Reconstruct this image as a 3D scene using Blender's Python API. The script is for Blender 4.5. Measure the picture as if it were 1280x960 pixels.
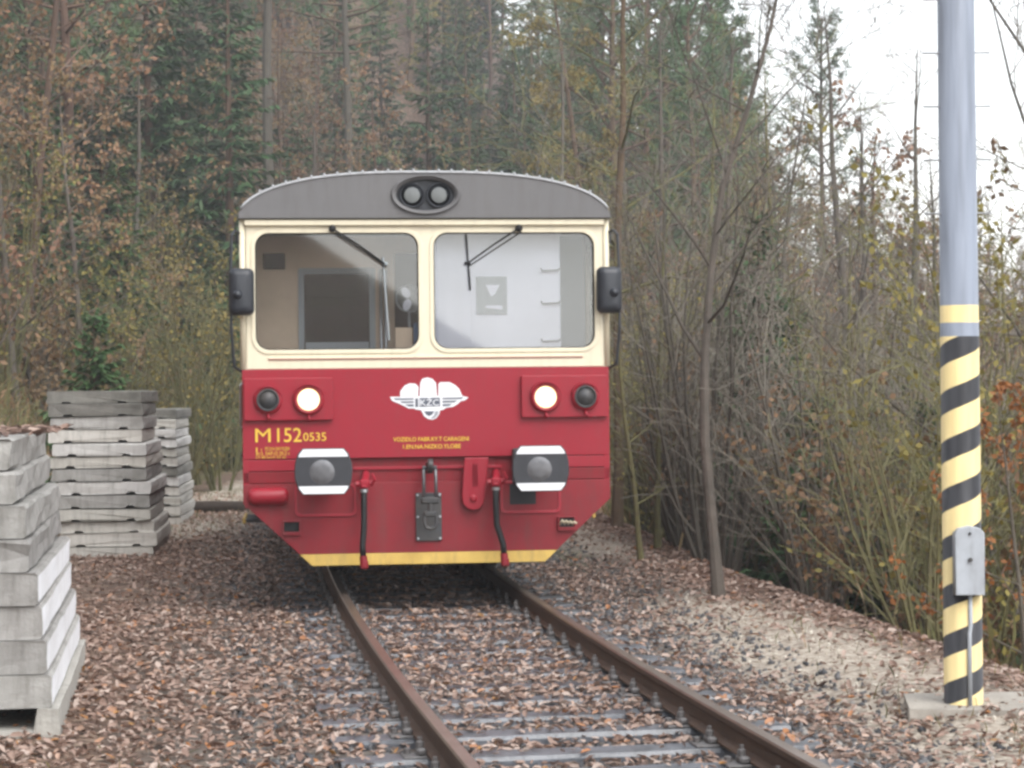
import bpy, math, random
import numpy as np
from mathutils import Vector, Matrix, Euler

for _o in list(bpy.data.objects):
    bpy.data.objects.remove(_o, do_unlink=True)
SC = bpy.context.scene
COL = SC.collection
R = math.radians
PI = math.pi

# ------------------------------------------------------------------ camera
FPX = 2600.0                       # focal length in pixels of a 1280 px wide frame
CAM_Z = 1.83
cam_data = bpy.data.cameras.new('camera')
cam = bpy.data.objects.new('camera', cam_data)
COL.objects.link(cam)
cam_data.sensor_width = 36.0
cam_data.lens = FPX / 1280.0 * 36.0
cam_data.clip_start = 0.1
cam_data.clip_end = 2000.0
cam.location = (0, 0, CAM_Z)
cam.rotation_euler = (Matrix.Rotation(R(90.22), 3, 'X') @ Matrix.Rotation(R(-0.6), 3, 'Z')).to_euler()
SC.camera = cam

# ------------------------------------------------------------------ world, sun, exposure
SUN_EL, SUN_ROT = R(48), R(148)
world = bpy.data.worlds.new('World')
SC.world = world
world.use_nodes = True
wn = world.node_tree
wn.nodes.clear()
w_out = wn.nodes.new('ShaderNodeOutputWorld')
w_bg = wn.nodes.new('ShaderNodeBackground')
w_sky = wn.nodes.new('ShaderNodeTexSky')
w_hsv = wn.nodes.new('ShaderNodeHueSaturation')
w_sky.sky_type = 'NISHITA'
w_sky.sun_disc = False
w_sky.sun_elevation = SUN_EL
w_sky.sun_rotation = SUN_ROT
w_sky.air_density = 1.4
w_sky.dust_density = 0.8
w_sky.ozone_density = 1.0
w_hsv.inputs['Saturation'].default_value = 0.16
w_bg.inputs['Strength'].default_value = 0.15
wn.links.new(w_sky.outputs[0], w_hsv.inputs['Color'])
wn.links.new(w_hsv.outputs[0], w_bg.inputs['Color'])
wn.links.new(w_bg.outputs[0], w_out.inputs['Surface'])

sun_data = bpy.data.lights.new('sun', 'SUN')
sun_data.energy = 1.3
sun_data.angle = R(40)
sun_data.color = (1.0, 0.97, 0.93)
sun = bpy.data.objects.new('sun', sun_data)
COL.objects.link(sun)
# sky rotation 0 has the sun towards +Y and turns clockwise seen from above
sdir = Vector((math.sin(SUN_ROT) * math.cos(SUN_EL), math.cos(SUN_ROT) * math.cos(SUN_EL), math.sin(SUN_EL)))
sun.rotation_euler = (-sdir).to_track_quat('-Z', 'Y').to_euler()
sun.location = sdir * 60

SC.view_settings.view_transform = 'Standard'
SC.view_settings.look = 'None'
SC.view_settings.exposure = 1.35
SC.view_settings.gamma = 1.0
SC.view_settings.use_curve_mapping = False
SC.render.engine = 'CYCLES'
SC.cycles.use_denoising = True
SC.cycles.use_adaptive_sampling = True
SC.cycles.adaptive_threshold = 0.02
SC.cycles.max_bounces = 8
SC.cycles.transparent_max_bounces = 12
SC.cycles.caustics_reflective = False
SC.cycles.caustics_refractive = False
SC.cycles.pixel_filter_type = 'BLACKMAN_HARRIS'
SC.cycles.filter_width = 2.9       # the photograph is soft all over

# ------------------------------------------------------------------ materials
MATS = {}


def mat(name, col, rough=0.6, metal=0.0, var=0.0, scale=6.0, col2=None, bump=0.0, bscale=40.0, coat=0.0,
        spec=0.5, objrand=0.0, detail=6.0, attr=None, ramp=None, trans=0.0, vs=None, grime=0.0):
    """Principled material; var mixes towards col2 (or a darker tone) with a noise pattern in object space."""
    m = bpy.data.materials.new(name)
    m.use_nodes = True
    nt = m.node_tree
    n, l = nt.nodes, nt.links
    b = n['Principled BSDF']
    b.inputs['Roughness'].default_value = rough
    b.inputs['Metallic'].default_value = metal
    b.inputs['Specular IOR Level'].default_value = spec
    b.inputs['Coat Weight'].default_value = coat
    b.inputs['Coat Roughness'].default_value = 0.12
    tc = n.new('ShaderNodeTexCoord')
    src = None
    if ramp:
        cr = n.new('ShaderNodeValToRGB')
        els = cr.color_ramp.elements
        while len(els) < len(ramp):
            els.new(0.5)
        for e, (p, c) in zip(els, ramp):
            e.position = p
            e.color = (*c, 1)
        if attr:
            a = n.new('ShaderNodeAttribute')
            a.attribute_name = attr
            l.new(a.outputs['Fac'], cr.inputs[0])
        else:
            nz = n.new('ShaderNodeTexNoise')
            nz.inputs['Scale'].default_value = scale
            nz.inputs['Detail'].default_value = detail
            l.new(tc.outputs['Object'], nz.inputs['Vector'])
            l.new(nz.outputs[0], cr.inputs[0])
        src = cr.outputs[0]
    elif var > 0:
        nz = n.new('ShaderNodeTexNoise')
        nz.inputs['Scale'].default_value = scale
        nz.inputs['Detail'].default_value = detail
        nz.inputs['Roughness'].default_value = 0.65
        if vs:
            mp = n.new('ShaderNodeMapping')
            mp.inputs['Scale'].default_value = vs
            l.new(tc.outputs['Object'], mp.inputs[0])
            l.new(mp.outputs[0], nz.inputs['Vector'])
        else:
            l.new(tc.outputs['Object'], nz.inputs['Vector'])
        mr = n.new('ShaderNodeMapRange')
        mr.inputs[1].default_value = 0.35
        mr.inputs[2].default_value = 0.68
        mr.inputs[3].default_value = 0.0
        mr.inputs[4].default_value = var
        l.new(nz.outputs[0], mr.inputs[0])
        mx = n.new('ShaderNodeMix')
        mx.data_type = 'RGBA'
        mx.inputs['A'].default_value = (*col, 1)
        c2 = col2 if col2 else tuple(c * 0.45 for c in col)
        mx.inputs['B'].default_value = (*c2, 1)
        l.new(mr.outputs[0], mx.inputs['Factor'])
        src = mx.outputs['Result']
    if grime > 0 and src is not None:      # a second, finer layer of dirt with vertical runs
        mp2 = n.new('ShaderNodeMapping')
        mp2.inputs['Scale'].default_value = (11, 11, 1.6)
        l.new(tc.outputs['Object'], mp2.inputs[0])
        ng = n.new('ShaderNodeTexNoise')
        ng.inputs['Scale'].default_value = 1.3
        ng.inputs['Detail'].default_value = 8
        ng.inputs['Roughness'].default_value = 0.7
        l.new(mp2.outputs[0], ng.inputs['Vector'])
        mg = n.new('ShaderNodeMapRange')
        mg.inputs[1].default_value = 0.48
        mg.inputs[2].default_value = 0.75
        mg.inputs[4].default_value = grime
        l.new(ng.outputs[0], mg.inputs[0])
        mx2 = n.new('ShaderNodeMix')
        mx2.data_type = 'RGBA'
        mx2.inputs['B'].default_value = (0.07, 0.06, 0.05, 1)
        l.new(mg.outputs[0], mx2.inputs['Factor'])
        l.new(src, mx2.inputs['A'])
        src = mx2.outputs['Result']
    if objrand > 0:
        oi = n.new('ShaderNodeObjectInfo')
        hs = n.new('ShaderNodeHueSaturation')
        if src is None:
            hs.inputs['Color'].default_value = (*col, 1)
        else:
            l.new(src, hs.inputs['Color'])
        m1 = n.new('ShaderNodeMapRange')
        m1.inputs[3].default_value = 1 - objrand
        m1.inputs[4].default_value = 1 + objrand
        l.new(oi.outputs['Random'], m1.inputs[0])
        l.new(m1.outputs[0], hs.inputs['Value'])
        m2 = n.new('ShaderNodeMapRange')
        m2.inputs[3].default_value = 0.5 - 0.06 * objrand
        m2.inputs[4].default_value = 0.5 + 0.06 * objrand
        ml = n.new('ShaderNodeMath')
        ml.operation = 'FRACT'
        mm = n.new('ShaderNodeMath')
        mm.operation = 'MULTIPLY'
        mm.inputs[1].default_value = 7.13
        l.new(oi.outputs['Random'], mm.inputs[0])
        l.new(mm.outputs[0], ml.inputs[0])
        l.new(ml.outputs[0], m2.inputs[0])
        l.new(m2.outputs[0], hs.inputs['Hue'])
        src = hs.outputs[0]
    if src is None:
        b.inputs['Base Color'].default_value = (*col, 1)
    else:
        l.new(src, b.inputs['Base Color'])
    if bump > 0:
        nb = n.new('ShaderNodeTexNoise')
        nb.inputs['Scale'].default_value = bscale
        nb.inputs['Detail'].default_value = 5
        l.new(tc.outputs['Object'], nb.inputs['Vector'])
        bp = n.new('ShaderNodeBump')
        bp.inputs['Strength'].default_value = bump
        bp.inputs['Distance'].default_value = 0.02
        l.new(nb.outputs[0], bp.inputs['Height'])
        l.new(bp.outputs[0], b.inputs['Normal'])
    if trans > 0:
        out = n['Material Output']
        tr = n.new('ShaderNodeBsdfTranslucent')
        if src is not None:
            l.new(src, tr.inputs['Color'])
        else:
            tr.inputs['Color'].default_value = (*col, 1)
        ms = n.new('ShaderNodeMixShader')
        ms.inputs[0].default_value = trans
        l.new(b.outputs[0], ms.inputs[1])
        l.new(tr.outputs[0], ms.inputs[2])
        l.new(ms.outputs[0], out.inputs['Surface'])
    MATS[name] = m
    return m


def glass_mat(name, tint=(0.9, 0.93, 0.95), gloss=0.10):
    m = bpy.data.materials.new(name)
    m.use_nodes = True
    nt = m.node_tree
    n, l = nt.nodes, nt.links
    n.remove(n['Principled BSDF'])
    out = n['Material Output']
    t = n.new('ShaderNodeBsdfTransparent')
    t.inputs[0].default_value = (*tint, 1)
    g = n.new('ShaderNodeBsdfGlossy')
    g.inputs['Roughness'].default_value = 0.03
    lw = n.new('ShaderNodeLayerWeight')
    lw.inputs[0].default_value = 0.35
    mr = n.new('ShaderNodeMapRange')
    mr.inputs[3].default_value = gloss
    mr.inputs[4].default_value = 0.9
    l.new(lw.outputs['Fresnel'], mr.inputs[0])
    ms = n.new('ShaderNodeMixShader')
    l.new(mr.outputs[0], ms.inputs[0])
    l.new(t.outputs[0], ms.inputs[1])
    l.new(g.outputs[0], ms.inputs[2])
    l.new(ms.outputs[0], out.inputs['Surface'])
    MATS[name] = m
    return m


def emit_mat(name, col, strength):
    m = bpy.data.materials.new(name)
    m.use_nodes = True
    b = m.node_tree.nodes['Principled BSDF']
    b.inputs['Base Color'].default_value = (0.8, 0.8, 0.8, 1)
    b.inputs['Emission Color'].default_value = (*col, 1)
    b.inputs['Emission Strength'].default_value = strength
    MATS[name] = m
    return m


mat('red_paint', (0.29, 0.012, 0.026), 0.42, grime=0.16, var=0.25, scale=2.2, col2=(0.22, 0.011, 0.020), spec=0.35, coat=0.06, bump=0.03, bscale=9)
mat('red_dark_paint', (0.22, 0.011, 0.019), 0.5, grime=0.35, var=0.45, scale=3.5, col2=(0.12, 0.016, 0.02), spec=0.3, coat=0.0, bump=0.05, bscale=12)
mat('cream_paint', (0.72, 0.65, 0.49), 0.38, grime=0.14, var=0.3, scale=3, col2=(0.64, 0.57, 0.42), coat=0.25, bump=0.02, bscale=9)
mat('yellow_paint', (0.62, 0.42, 0.10), 0.5, grime=0.4, var=0.55, scale=5, col2=(0.42, 0.25, 0.05))
mat('yellow_print', (0.75, 0.48, 0.05), 0.5)
mat('white_print', (0.78, 0.79, 0.82), 0.5, var=0.2, scale=14, col2=(0.6, 0.62, 0.66))
mat('slate_print', (0.09, 0.10, 0.13), 0.5)
mat('grey_print', (0.30, 0.31, 0.34), 0.5)
mat('roof_grey', (0.135, 0.132, 0.135), 0.55, grime=0.3, var=0.4, scale=2.5, col2=(0.10, 0.098, 0.1))
mat('rim_grey', (0.42, 0.43, 0.45), 0.5, var=0.4, scale=12)
mat('rubber', (0.010, 0.010, 0.011), 0.6, spec=0.3)
mat('black_plastic', (0.020, 0.023, 0.030), 0.42, bump=0.05, bscale=80)
mat('dark_metal', (0.045, 0.047, 0.052), 0.5, metal=0.3, var=0.5, scale=8, col2=(0.09, 0.075, 0.06))
mat('under_metal', (0.020, 0.018, 0.017), 0.8, var=0.5, scale=6, col2=(0.045, 0.035, 0.028))
mat('buffer_metal', (0.050, 0.052, 0.060), 0.42, metal=0.4, var=0.5, scale=12, col2=(0.03, 0.03, 0.034))
mat('worn_steel', (0.17, 0.17, 0.18), 0.36, metal=0.6, var=0.5, scale=20)
mat('steel', (0.45, 0.46, 0.48), 0.3, metal=0.8)
mat('lamp_dark_glass', (0.05, 0.055, 0.06), 0.08, spec=0.8, coat=0.8)
mat('lamp_grey_glass', (0.13, 0.14, 0.14), 0.3, spec=0.5, coat=0.2)
mat('tan_panel', (0.66, 0.50, 0.36), 0.5, var=0.3, scale=3)
mat('white_panel', (0.80, 0.81, 0.91), 0.5, var=0.12, scale=3)
mat('cab_dark', (0.022, 0.022, 0.025), 0.6, spec=0.3)
mat('cab_frame', (0.30, 0.33, 0.35), 0.5)
mat('blue_plastic', (0.05, 0.13, 0.28), 0.5)
mat('cab_ceiling', (0.75, 0.73, 0.68), 0.7)
mat('floor_lino', (0.12, 0.11, 0.10), 0.7)
mat('wood_rope', (0.45, 0.38, 0.28), 0.9)
glass_mat('windscreen_glass', (0.97, 0.98, 0.985), 0.03)
glass_mat('side_glass', (0.88, 0.91, 0.92), 0.10)
glass_mat('shade_tint_glass', (0.22, 0.23, 0.25), 0.04)  # dark tint paints in the dimness of the interior behind the partition
emit_mat('headlight_glow', (1.0, 0.80, 0.48), 2.0)
emit_mat('headlight_rim_glow', (1.0, 0.66, 0.26), 0.7)

# ------------------------------------------------------------------ mesh helpers


class MB:
    def __init__(self):
        self.v, self.f, self.m = [], [], []

    def add(self, verts, faces, mi=0):
        o = len(self.v)
        self.v.extend([tuple(p) for p in verts])
        for f in faces:
            self.f.append(tuple(i + o for i in f))
            self.m.append(mi)

    def box(self, c, s, rot=None, ch=0.0, mi=0):
        """box with chamfered edges: c centre, s full size"""
        hx, hy, hz = s[0] / 2, s[1] / 2, s[2] / 2
        if ch <= 0:
            P = [Vector((x, y, z)) for x in (-hx, hx) for y in (-hy, hy) for z in (-hz, hz)]
            F = [(0, 1, 3, 2), (4, 6, 7, 5), (0, 4, 5, 1), (2, 3, 7, 6), (0, 2, 6, 4), (1, 5, 7, 3)]
        else:
            bm = box_bm(s, ch)
            P, F = bm
        if rot is not None:
            M = rot if isinstance(rot, Matrix) else Euler(rot).to_matrix()
            P = [M @ Vector(p) for p in P]
        self.add([(p[0] + c[0], p[1] + c[1], p[2] + c[2]) for p in P], F, mi)

    def tube(self, pts, rad, n=6, cap=True, mi=0):
        pts = [Vector(p) for p in pts]
        if not hasattr(rad, '__len__'):
            rad = [rad] * len(pts)
        o = len(self.v)
        d0 = (pts[1] - pts[0])
        up = Vector((0, 0, 1)) if abs(d0.normalized().z) < 0.9 else Vector((1, 0, 0))
        a = d0.cross(up).normalized()
        for i, p in enumerate(pts):
            d = (pts[min(i + 1, len(pts) - 1)] - pts[max(i - 1, 0)])
            if d.length < 1e-9:
                d = d0
            d.normalize()
            a = (a - d * a.dot(d))
            if a.length < 1e-6:
                a = d.orthogonal()
            a.normalize()
            b = d.cross(a)
            for k in range(n):
                t = 2 * PI * k / n
                q = p + (a * math.cos(t) + b * math.sin(t)) * rad[i]
                self.v.append((q.x, q.y, q.z))
        for i in range(len(pts) - 1):
            for k in range(n):
                k2 = (k + 1) % n
                self.f.append((o + i * n + k, o + i * n + k2, o + (i + 1) * n + k2, o + (i + 1) * n + k))
                self.m.append(mi)
        if cap and n > 2:
            self.f.append(tuple(o + k for k in reversed(range(n))))
            self.f.append(tuple(o + (len(pts) - 1) * n + k for k in range(n)))
            self.m.extend([mi, mi])

    def lathe(self, prof, c=(0, 0, 0), axis='y', n=24, mi=0):
        """prof: (radius, distance along axis) pairs"""
        o = len(self.v)
        for r, h in prof:
            for k in range(n):
                t = 2 * PI * k / n
                x, z = r * math.cos(t), r * math.sin(t)
                if axis == 'y':
                    p = (x, h, z)
                elif axis == 'x':
                    p = (h, x, z)
                else:
                    p = (x, z, h)
                self.v.append((p[0] + c[0], p[1] + c[1], p[2] + c[2]))
        for i in range(len(prof) - 1):
            for k in range(n):
                k2 = (k + 1) % n
                self.f.append((o + i * n + k, o + i * n + k2, o + (i + 1) * n + k2, o + (i + 1) * n + k))
                self.m.append(mi)
        if prof[0][0] > 1e-6:
            self.f.append(tuple(o + k for k in range(n)))
            self.m.append(mi)
        if prof[-1][0] > 1e-6:
            e = o + (len(prof) - 1) * n
            self.f.append(tuple(e + k for k in reversed(range(n))))
            self.m.append(mi)

    def mesh(self, name, mats, smooth=False):
        me = bpy.data.meshes.new(name)
        me.from_pydata(self.v, [], self.f)
        for mm in (mats if isinstance(mats, (list, tuple)) else [mats]):
            me.materials.append(MATS[mm])
        if any(self.m):
            me.polygons.foreach_set('material_index', self.m)
        if smooth:
            me.polygons.foreach_set('use_smooth', [True] * len(self.f))
        me.update()
        return me

    def build(self, name, mats, parent=None, loc=(0, 0, 0), rot=(0, 0, 0), smooth=False):
        return link(name, self.mesh(name, mats, smooth), parent, loc, rot)


_BOXC = {}


def box_bm(s, ch):
    import bmesh
    key = (round(s[0], 4), round(s[1], 4), round(s[2], 4), round(ch, 4))
    if key not in _BOXC:
        bm = bmesh.new()
        bmesh.ops.create_cube(bm, size=1.0)
        for v in bm.verts:
            v.co = Vector((v.co.x * s[0], v.co.y * s[1], v.co.z * s[2]))
        bmesh.ops.bevel(bm, geom=list(bm.edges), offset=ch, segments=1, affect='EDGES')
        bm.verts.index_update()
        _BOXC[key] = ([v.co.copy() for v in bm.verts], [tuple(v.index for v in f.verts) for f in bm.faces])
        bm.free()
    return _BOXC[key]


def link(name, me, parent=None, loc=(0, 0, 0), rot=(0, 0, 0)):
    o = bpy.data.objects.new(name, me)
    COL.objects.link(o)
    o.location = loc
    o.rotation_euler = rot
    if parent is not None:
        o.parent = parent
    return o


def tag(o, label=None, cat=None, group=None, kind=None):
    if label:
        o['label'] = label
    if cat:
        o['category'] = cat
    if group:
        o['group'] = group
    if kind:
        o['kind'] = kind
    return o


def thing(name, label, cat, loc=(0, 0, 0), rz=0.0, group=None):
    return tag(link(name, None, None, loc, (0, 0, rz)), label, cat, group)


def rrect(x0, x1, z0, z1, r, n=5):
    out = []
    for cx, cz, a0 in ((x1 - r, z1 - r, 0), (x0 + r, z1 - r, 90), (x0 + r, z0 + r, 180), (x1 - r, z0 + r, 270)):
        for k in range(n + 1):
            a = R(a0 + 90 * k / n)
            out.append((cx + r * math.cos(a), cz + r * math.sin(a)))
    return out


def ellipse(cx, cz, rx, rz, n=32):
    return [(cx + rx * math.cos(2 * PI * k / n), cz + rz * math.sin(2 * PI * k / n)) for k in range(n)]


def curve_mesh(name, loops, thick, bevel=0.0):
    cu = bpy.data.curves.new(name + '_c', 'CURVE')
    cu.dimensions = '2D'
    cu.fill_mode = 'BOTH'
    cu.extrude = max(thick / 2 - bevel, 0.0)
    cu.bevel_depth = bevel
    cu.bevel_resolution = 1
    cu.offset = -bevel
    for lp in loops:
        sp = cu.splines.new('POLY')
        sp.points.add(len(lp) - 1)
        for p, (x, y) in zip(sp.points, lp):
            p.co = (x, y, 0, 1)
        sp.use_cyclic_u = True
    ob = bpy.data.objects.new(name + '_c', cu)
    me = bpy.data.meshes.new_from_object(ob)
    bpy.data.objects.remove(ob)
    bpy.data.curves.remove(cu)
    me.name = name
    return me


def plate(name, loops, thick, material, parent, y0=0.0, bevel=0.0, shear=None, side=None, loc=(0, 0, 0)):
    """Flat plate in the train's front plane: loops of (u, h) points; its front face lies at y0, it goes back by thick.
    shear(h) adds a y offset; side=+-1 puts the plate on a side wall instead (loops are (y, h))."""
    if bevel <= 0:
        bevel = 0.0
    me = curve_mesh(name, loops, thick, bevel)
    co = np.empty(len(me.vertices) * 3)
    me.vertices.foreach_get('co', co)
    co = co.reshape(-1, 3)
    new = np.empty_like(co)
    if side is None:
        new[:, 0] = co[:, 0]
        new[:, 1] = -co[:, 2] + thick / 2 + y0
        new[:, 2] = co[:, 1]
        if shear is not None:
            new[:, 1] += np.array([shear(h) for h in co[:, 1]])
    else:
        new[:, 1] = co[:, 0]
        new[:, 2] = co[:, 1]
        new[:, 0] = side * (y0 - thick / 2) + co[:, 2]
    me.vertices.foreach_set('co', new.ravel())
    me.materials.clear()
    me.materials.append(MATS[material])
    me.polygons.foreach_set('use_smooth', [False] * len(me.polygons))
    me.update()
    return link(name, me, parent, loc)


def lettering(name, text, x, h, size, material, parent, y0, width=None, align='LEFT', thick=0.002, bold=0.0, sx=1.0):
    cu = bpy.data.curves.new(name + '_f', 'FONT')
    cu.body = text
    cu.size = 1.0
    cu.align_x = align
    cu.extrude = thick
    cu.offset = bold
    cu.resolution_u = 3
    ob = bpy.data.objects.new(name + '_f', cu)
    me = bpy.data.meshes.new_from_object(ob)
    bpy.data.objects.remove(ob)
    bpy.data.curves.remove(cu)
    co = np.empty(len(me.vertices) * 3)
    me.vertices.foreach_get('co', co)
    co = co.reshape(-1, 3)
    w = co[:, 0].max() - co[:, 0].min()
    kx = (width / w) if width else size * sx
    x_off = co[:, 0].min() if align == 'LEFT' else 0
    new = np.stack([x + (co[:, 0] - x_off) * kx, y0 - co[:, 2], h + co[:, 1] * size], 1)
    me.vertices.foreach_set('co', new.ravel())
    me.materials.clear()
    me.materials.append(MATS[material])
    me.name = name
    me.update()
    return link(name, me, parent)


# ------------------------------------------------------------------ the track's line and the terrain
RAD = 210.0
H0 = R(7.6)
P0 = np.array([-0.655, 17.33])
CEN = P0 + RAD * np.array([math.cos(H0), math.sin(H0)])
S1 = 45.0


def track(s):
    """point on the centre line, heading (left of +Y); s = 0 under the railcar's nose, s grows away"""
    ss = min(s, S1)
    h = H0 - ss / RAD
    p = CEN - RAD * np.array([math.cos(h), math.sin(h)])
    if s > S1:
        p = p + (s - S1) * np.array([-math.sin(h), math.cos(h)])
    return p, h


P1, H1 = track(S1)
D1 = np.array([-math.sin(H1), math.cos(H1)])
N1 = np.array([math.cos(H1), math.sin(H1)])


def t_off(x, y):
    """signed distance to the right of the track's centre line (numpy arrays)"""
    x = np.asarray(x, float)
    y = np.asarray(y, float)
    ta = RAD - np.hypot(x - CEN[0], y - CEN[1])
    along = (x - P1[0]) * D1[0] + (y - P1[1]) * D1[1]
    tb = (x - P1[0]) * N1[0] + (y - P1[1]) * N1[1]
    return np.where(along > 0, tb, ta)


def sstep(a, b, x):
    t = np.clip((x - a) / (b - a), 0, 1)
    return t * t * (3 - 2 * t)


_rs = np.random.RandomState(5)
_W = [(_rs.uniform(-1, 1, 2) * f, _rs.uniform(0, 6.28), a) for f, a in
      ((0.12, 0.5), (0.15, 0.45), (0.33, 0.22), (0.4, 0.2), (0.9, 0.07), (1.1, 0.06), (2.6, 0.022), (3.3, 0.02), (5.5, .01), (7.5, .008))]


def wob(x, y, lo=0):
    z = 0
    for (k, ph, a) in _W[lo:]:
        z = z + a * np.sin(k[0] * x + k[1] * y + ph)
    return z


def terrain(x, y):
    x = np.asarray(x, float)
    y = np.asarray(y, float)
    t = t_off(x, y)
    z = -0.056 + 0.026 * sstep(10.8, 13.0, y) + 0.02 * sstep(.8, 1.0, np.abs(t)) * (1 - sstep(10.8, 13.0, y)) + 0 * t
    z = z + 0.025 * np.exp(-((x - 2.75) / 1.1) ** 2 - ((y - 11.8) / 1.1) ** 2)
    z = z - 0.05 * sstep(1.3, 1.8, t) * (1 - sstep(1.9, 2.5, t) * 1.4) - 0.01 * sstep(1.3, 2.1, -t)
    left = np.maximum(-t - 4.9, 0)
    z = z + left * 0.78 * sstep(0, 2.0, left) - 0.38 * np.maximum(left - 22, 0)
    right = np.maximum(t - 3.0, 0)
    z = z - np.minimum(right, 13) * 0.52 * sstep(0, 1.2, right) + 0.10 * np.maximum(right - 17, 0)
    off = sstep(3.5, 9, np.abs(t))
    far = np.clip(y - 75, 0, 75)
    z = z + off * far * np.where(t > 0, 0.15, 0.20)
    z = z + 21 * np.exp(-((x + 10) / 24) ** 2 - ((y - 158) / 40) ** 2) * sstep(90, 115, y)
    z = z + wob(x, y, 0) * sstep(5, 9, np.abs(t)) + wob(x, y, 4) * 0.3 * (1 - sstep(5, 9, np.abs(t))) * sstep(.8, 1.8, np.abs(t))
    return z


def gz(x, y):
    return float(terrain(x, y))


def at(px, Y):
    """world X of image column px at depth Y"""
    return (px - 640.0) / FPX * Y


# ground sheet
def ground_material():
    m = bpy.data.materials.new('ground_litter')
    m.use_nodes = True
    nt = m.node_tree
    n, l = nt.nodes, nt.links
    b = n['Principled BSDF']
    b.inputs['Roughness'].default_value = 0.85
    tc = n.new('ShaderNodeTexCoord')

    def noise(sc, det=6):
        q = n.new('ShaderNodeTexNoise')
        q.inputs['Scale'].default_value = sc
        q.inputs['Detail'].default_value = det
        l.new(tc.outputs['Object'], q.inputs['Vector'])
        return q

    def ramp(src, pts):
        cr = n.new('ShaderNodeValToRGB')
        els = cr.color_ramp.elements
        while len(els) < len(pts):
            els.new(0.5)
        for e, (p, c) in zip(els, pts):
            e.position = p
            e.color = (*c, 1)
        l.new(src, cr.inputs[0])
        return cr.outputs[0]

    def mix(a, c, f):
        mx = n.new('ShaderNodeMix')
        mx.data_type = 'RGBA'
        l.new(f, mx.inputs['Factor'])
        l.new(a, mx.inputs['A'])
        l.new(c, mx.inputs['B'])
        return mx.outputs['Result']

    vor = n.new('ShaderNodeTexVoronoi')
    vor.inputs['Scale'].default_value = 14
    l.new(tc.outputs['Object'], vor.inputs['Vector'])
    sep = n.new('ShaderNodeSeparateColor')
    l.new(vor.outputs['Color'], sep.inputs[0])
    litter = ramp(sep.outputs[0], [(0, (0.05, 0.032, 0.022)), (0.35, (0.10, 0.060, 0.040)), (0.7, (0.16, 0.100, 0.068)), (1, (0.25, 0.18, 0.13))])
    soil = ramp(noise(9).outputs[0], [(0.3, (0.05, 0.043, 0.037)), (0.55, (0.115, 0.098, 0.082)), (0.75, (0.19, 0.165, 0.14))])
    pale = ramp(noise(22).outputs[0], [(0.3, (0.17, 0.13, 0.10)), (0.55, (0.38, 0.33, 0.27)), (0.75, (0.52, 0.48, 0.41))])
    moss = ramp(noise(11).outputs[0], [(0.3, (0.045, 0.055, 0.015)), (0.6, (0.12, 0.125, 0.03)), (0.8, (0.17, 0.14, 0.06))])

    def attr(nm):
        a = n.new('ShaderNodeAttribute')
        a.attribute_name = nm
        return a.outputs['Fac']

    def brk(fac, sc, lo, hi):
        """break an attribute up with noise"""
        q = noise(sc)
        ad = n.new('ShaderNodeMath')
        ad.operation = 'ADD'
        l.new(fac, ad.inputs[0])
        l.new(q.outputs[0], ad.inputs[1])
        mr = n.new('ShaderNodeMapRange')
        mr.inputs[1].default_value = lo
        mr.inputs[2].default_value = hi
        l.new(ad.outputs[0], mr.inputs[0])
        return mr.outputs[0]

    c = mix(soil, litter, brk(attr('litter'), 3.0, 0.7, 1.15))
    c = mix(c, pale, brk(attr('pale'), 2.6, 0.75, 1.2))
    c = mix(c, moss, brk(attr('moss'), 1.7, 0.85, 1.2))
    l.new(c, b.inputs['Base Color'])
    nb = noise(26, 8)
    bp = n.new('ShaderNodeBump')
    bp.inputs['Strength'].default_value = 0.6
    bp.inputs['Distance'].default_value = 0.03
    l.new(nb.outputs[0], bp.inputs['Height'])
    l.new(bp.outputs[0], b.inputs['Normal'])
    MATS['ground_litter'] = m


ground_material()


def pale_mask(x, y):
    """the trodden pale gravel: a patch on the right shoulder and one by the far stacks"""
    t = t_off(x, y)
    a = np.exp(-((t - 2.35) / 0.72) ** 2) * sstep(4, 8.5, y) * (1 - sstep(17, 21, y))
    a2 = np.exp(-((t - 2.5) / 0.5) ** 2) * np.exp(-((y - 25.5) / 3.5) ** 2) * .8
    c = np.exp(-((t + 2.75) / 0.75) ** 2) * sstep(25.5, 29, y) * (1 - sstep(44, 52, y)) * 1.1
    return np.clip(np.maximum(np.maximum(a, a2), c), 0, 1)


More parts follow.
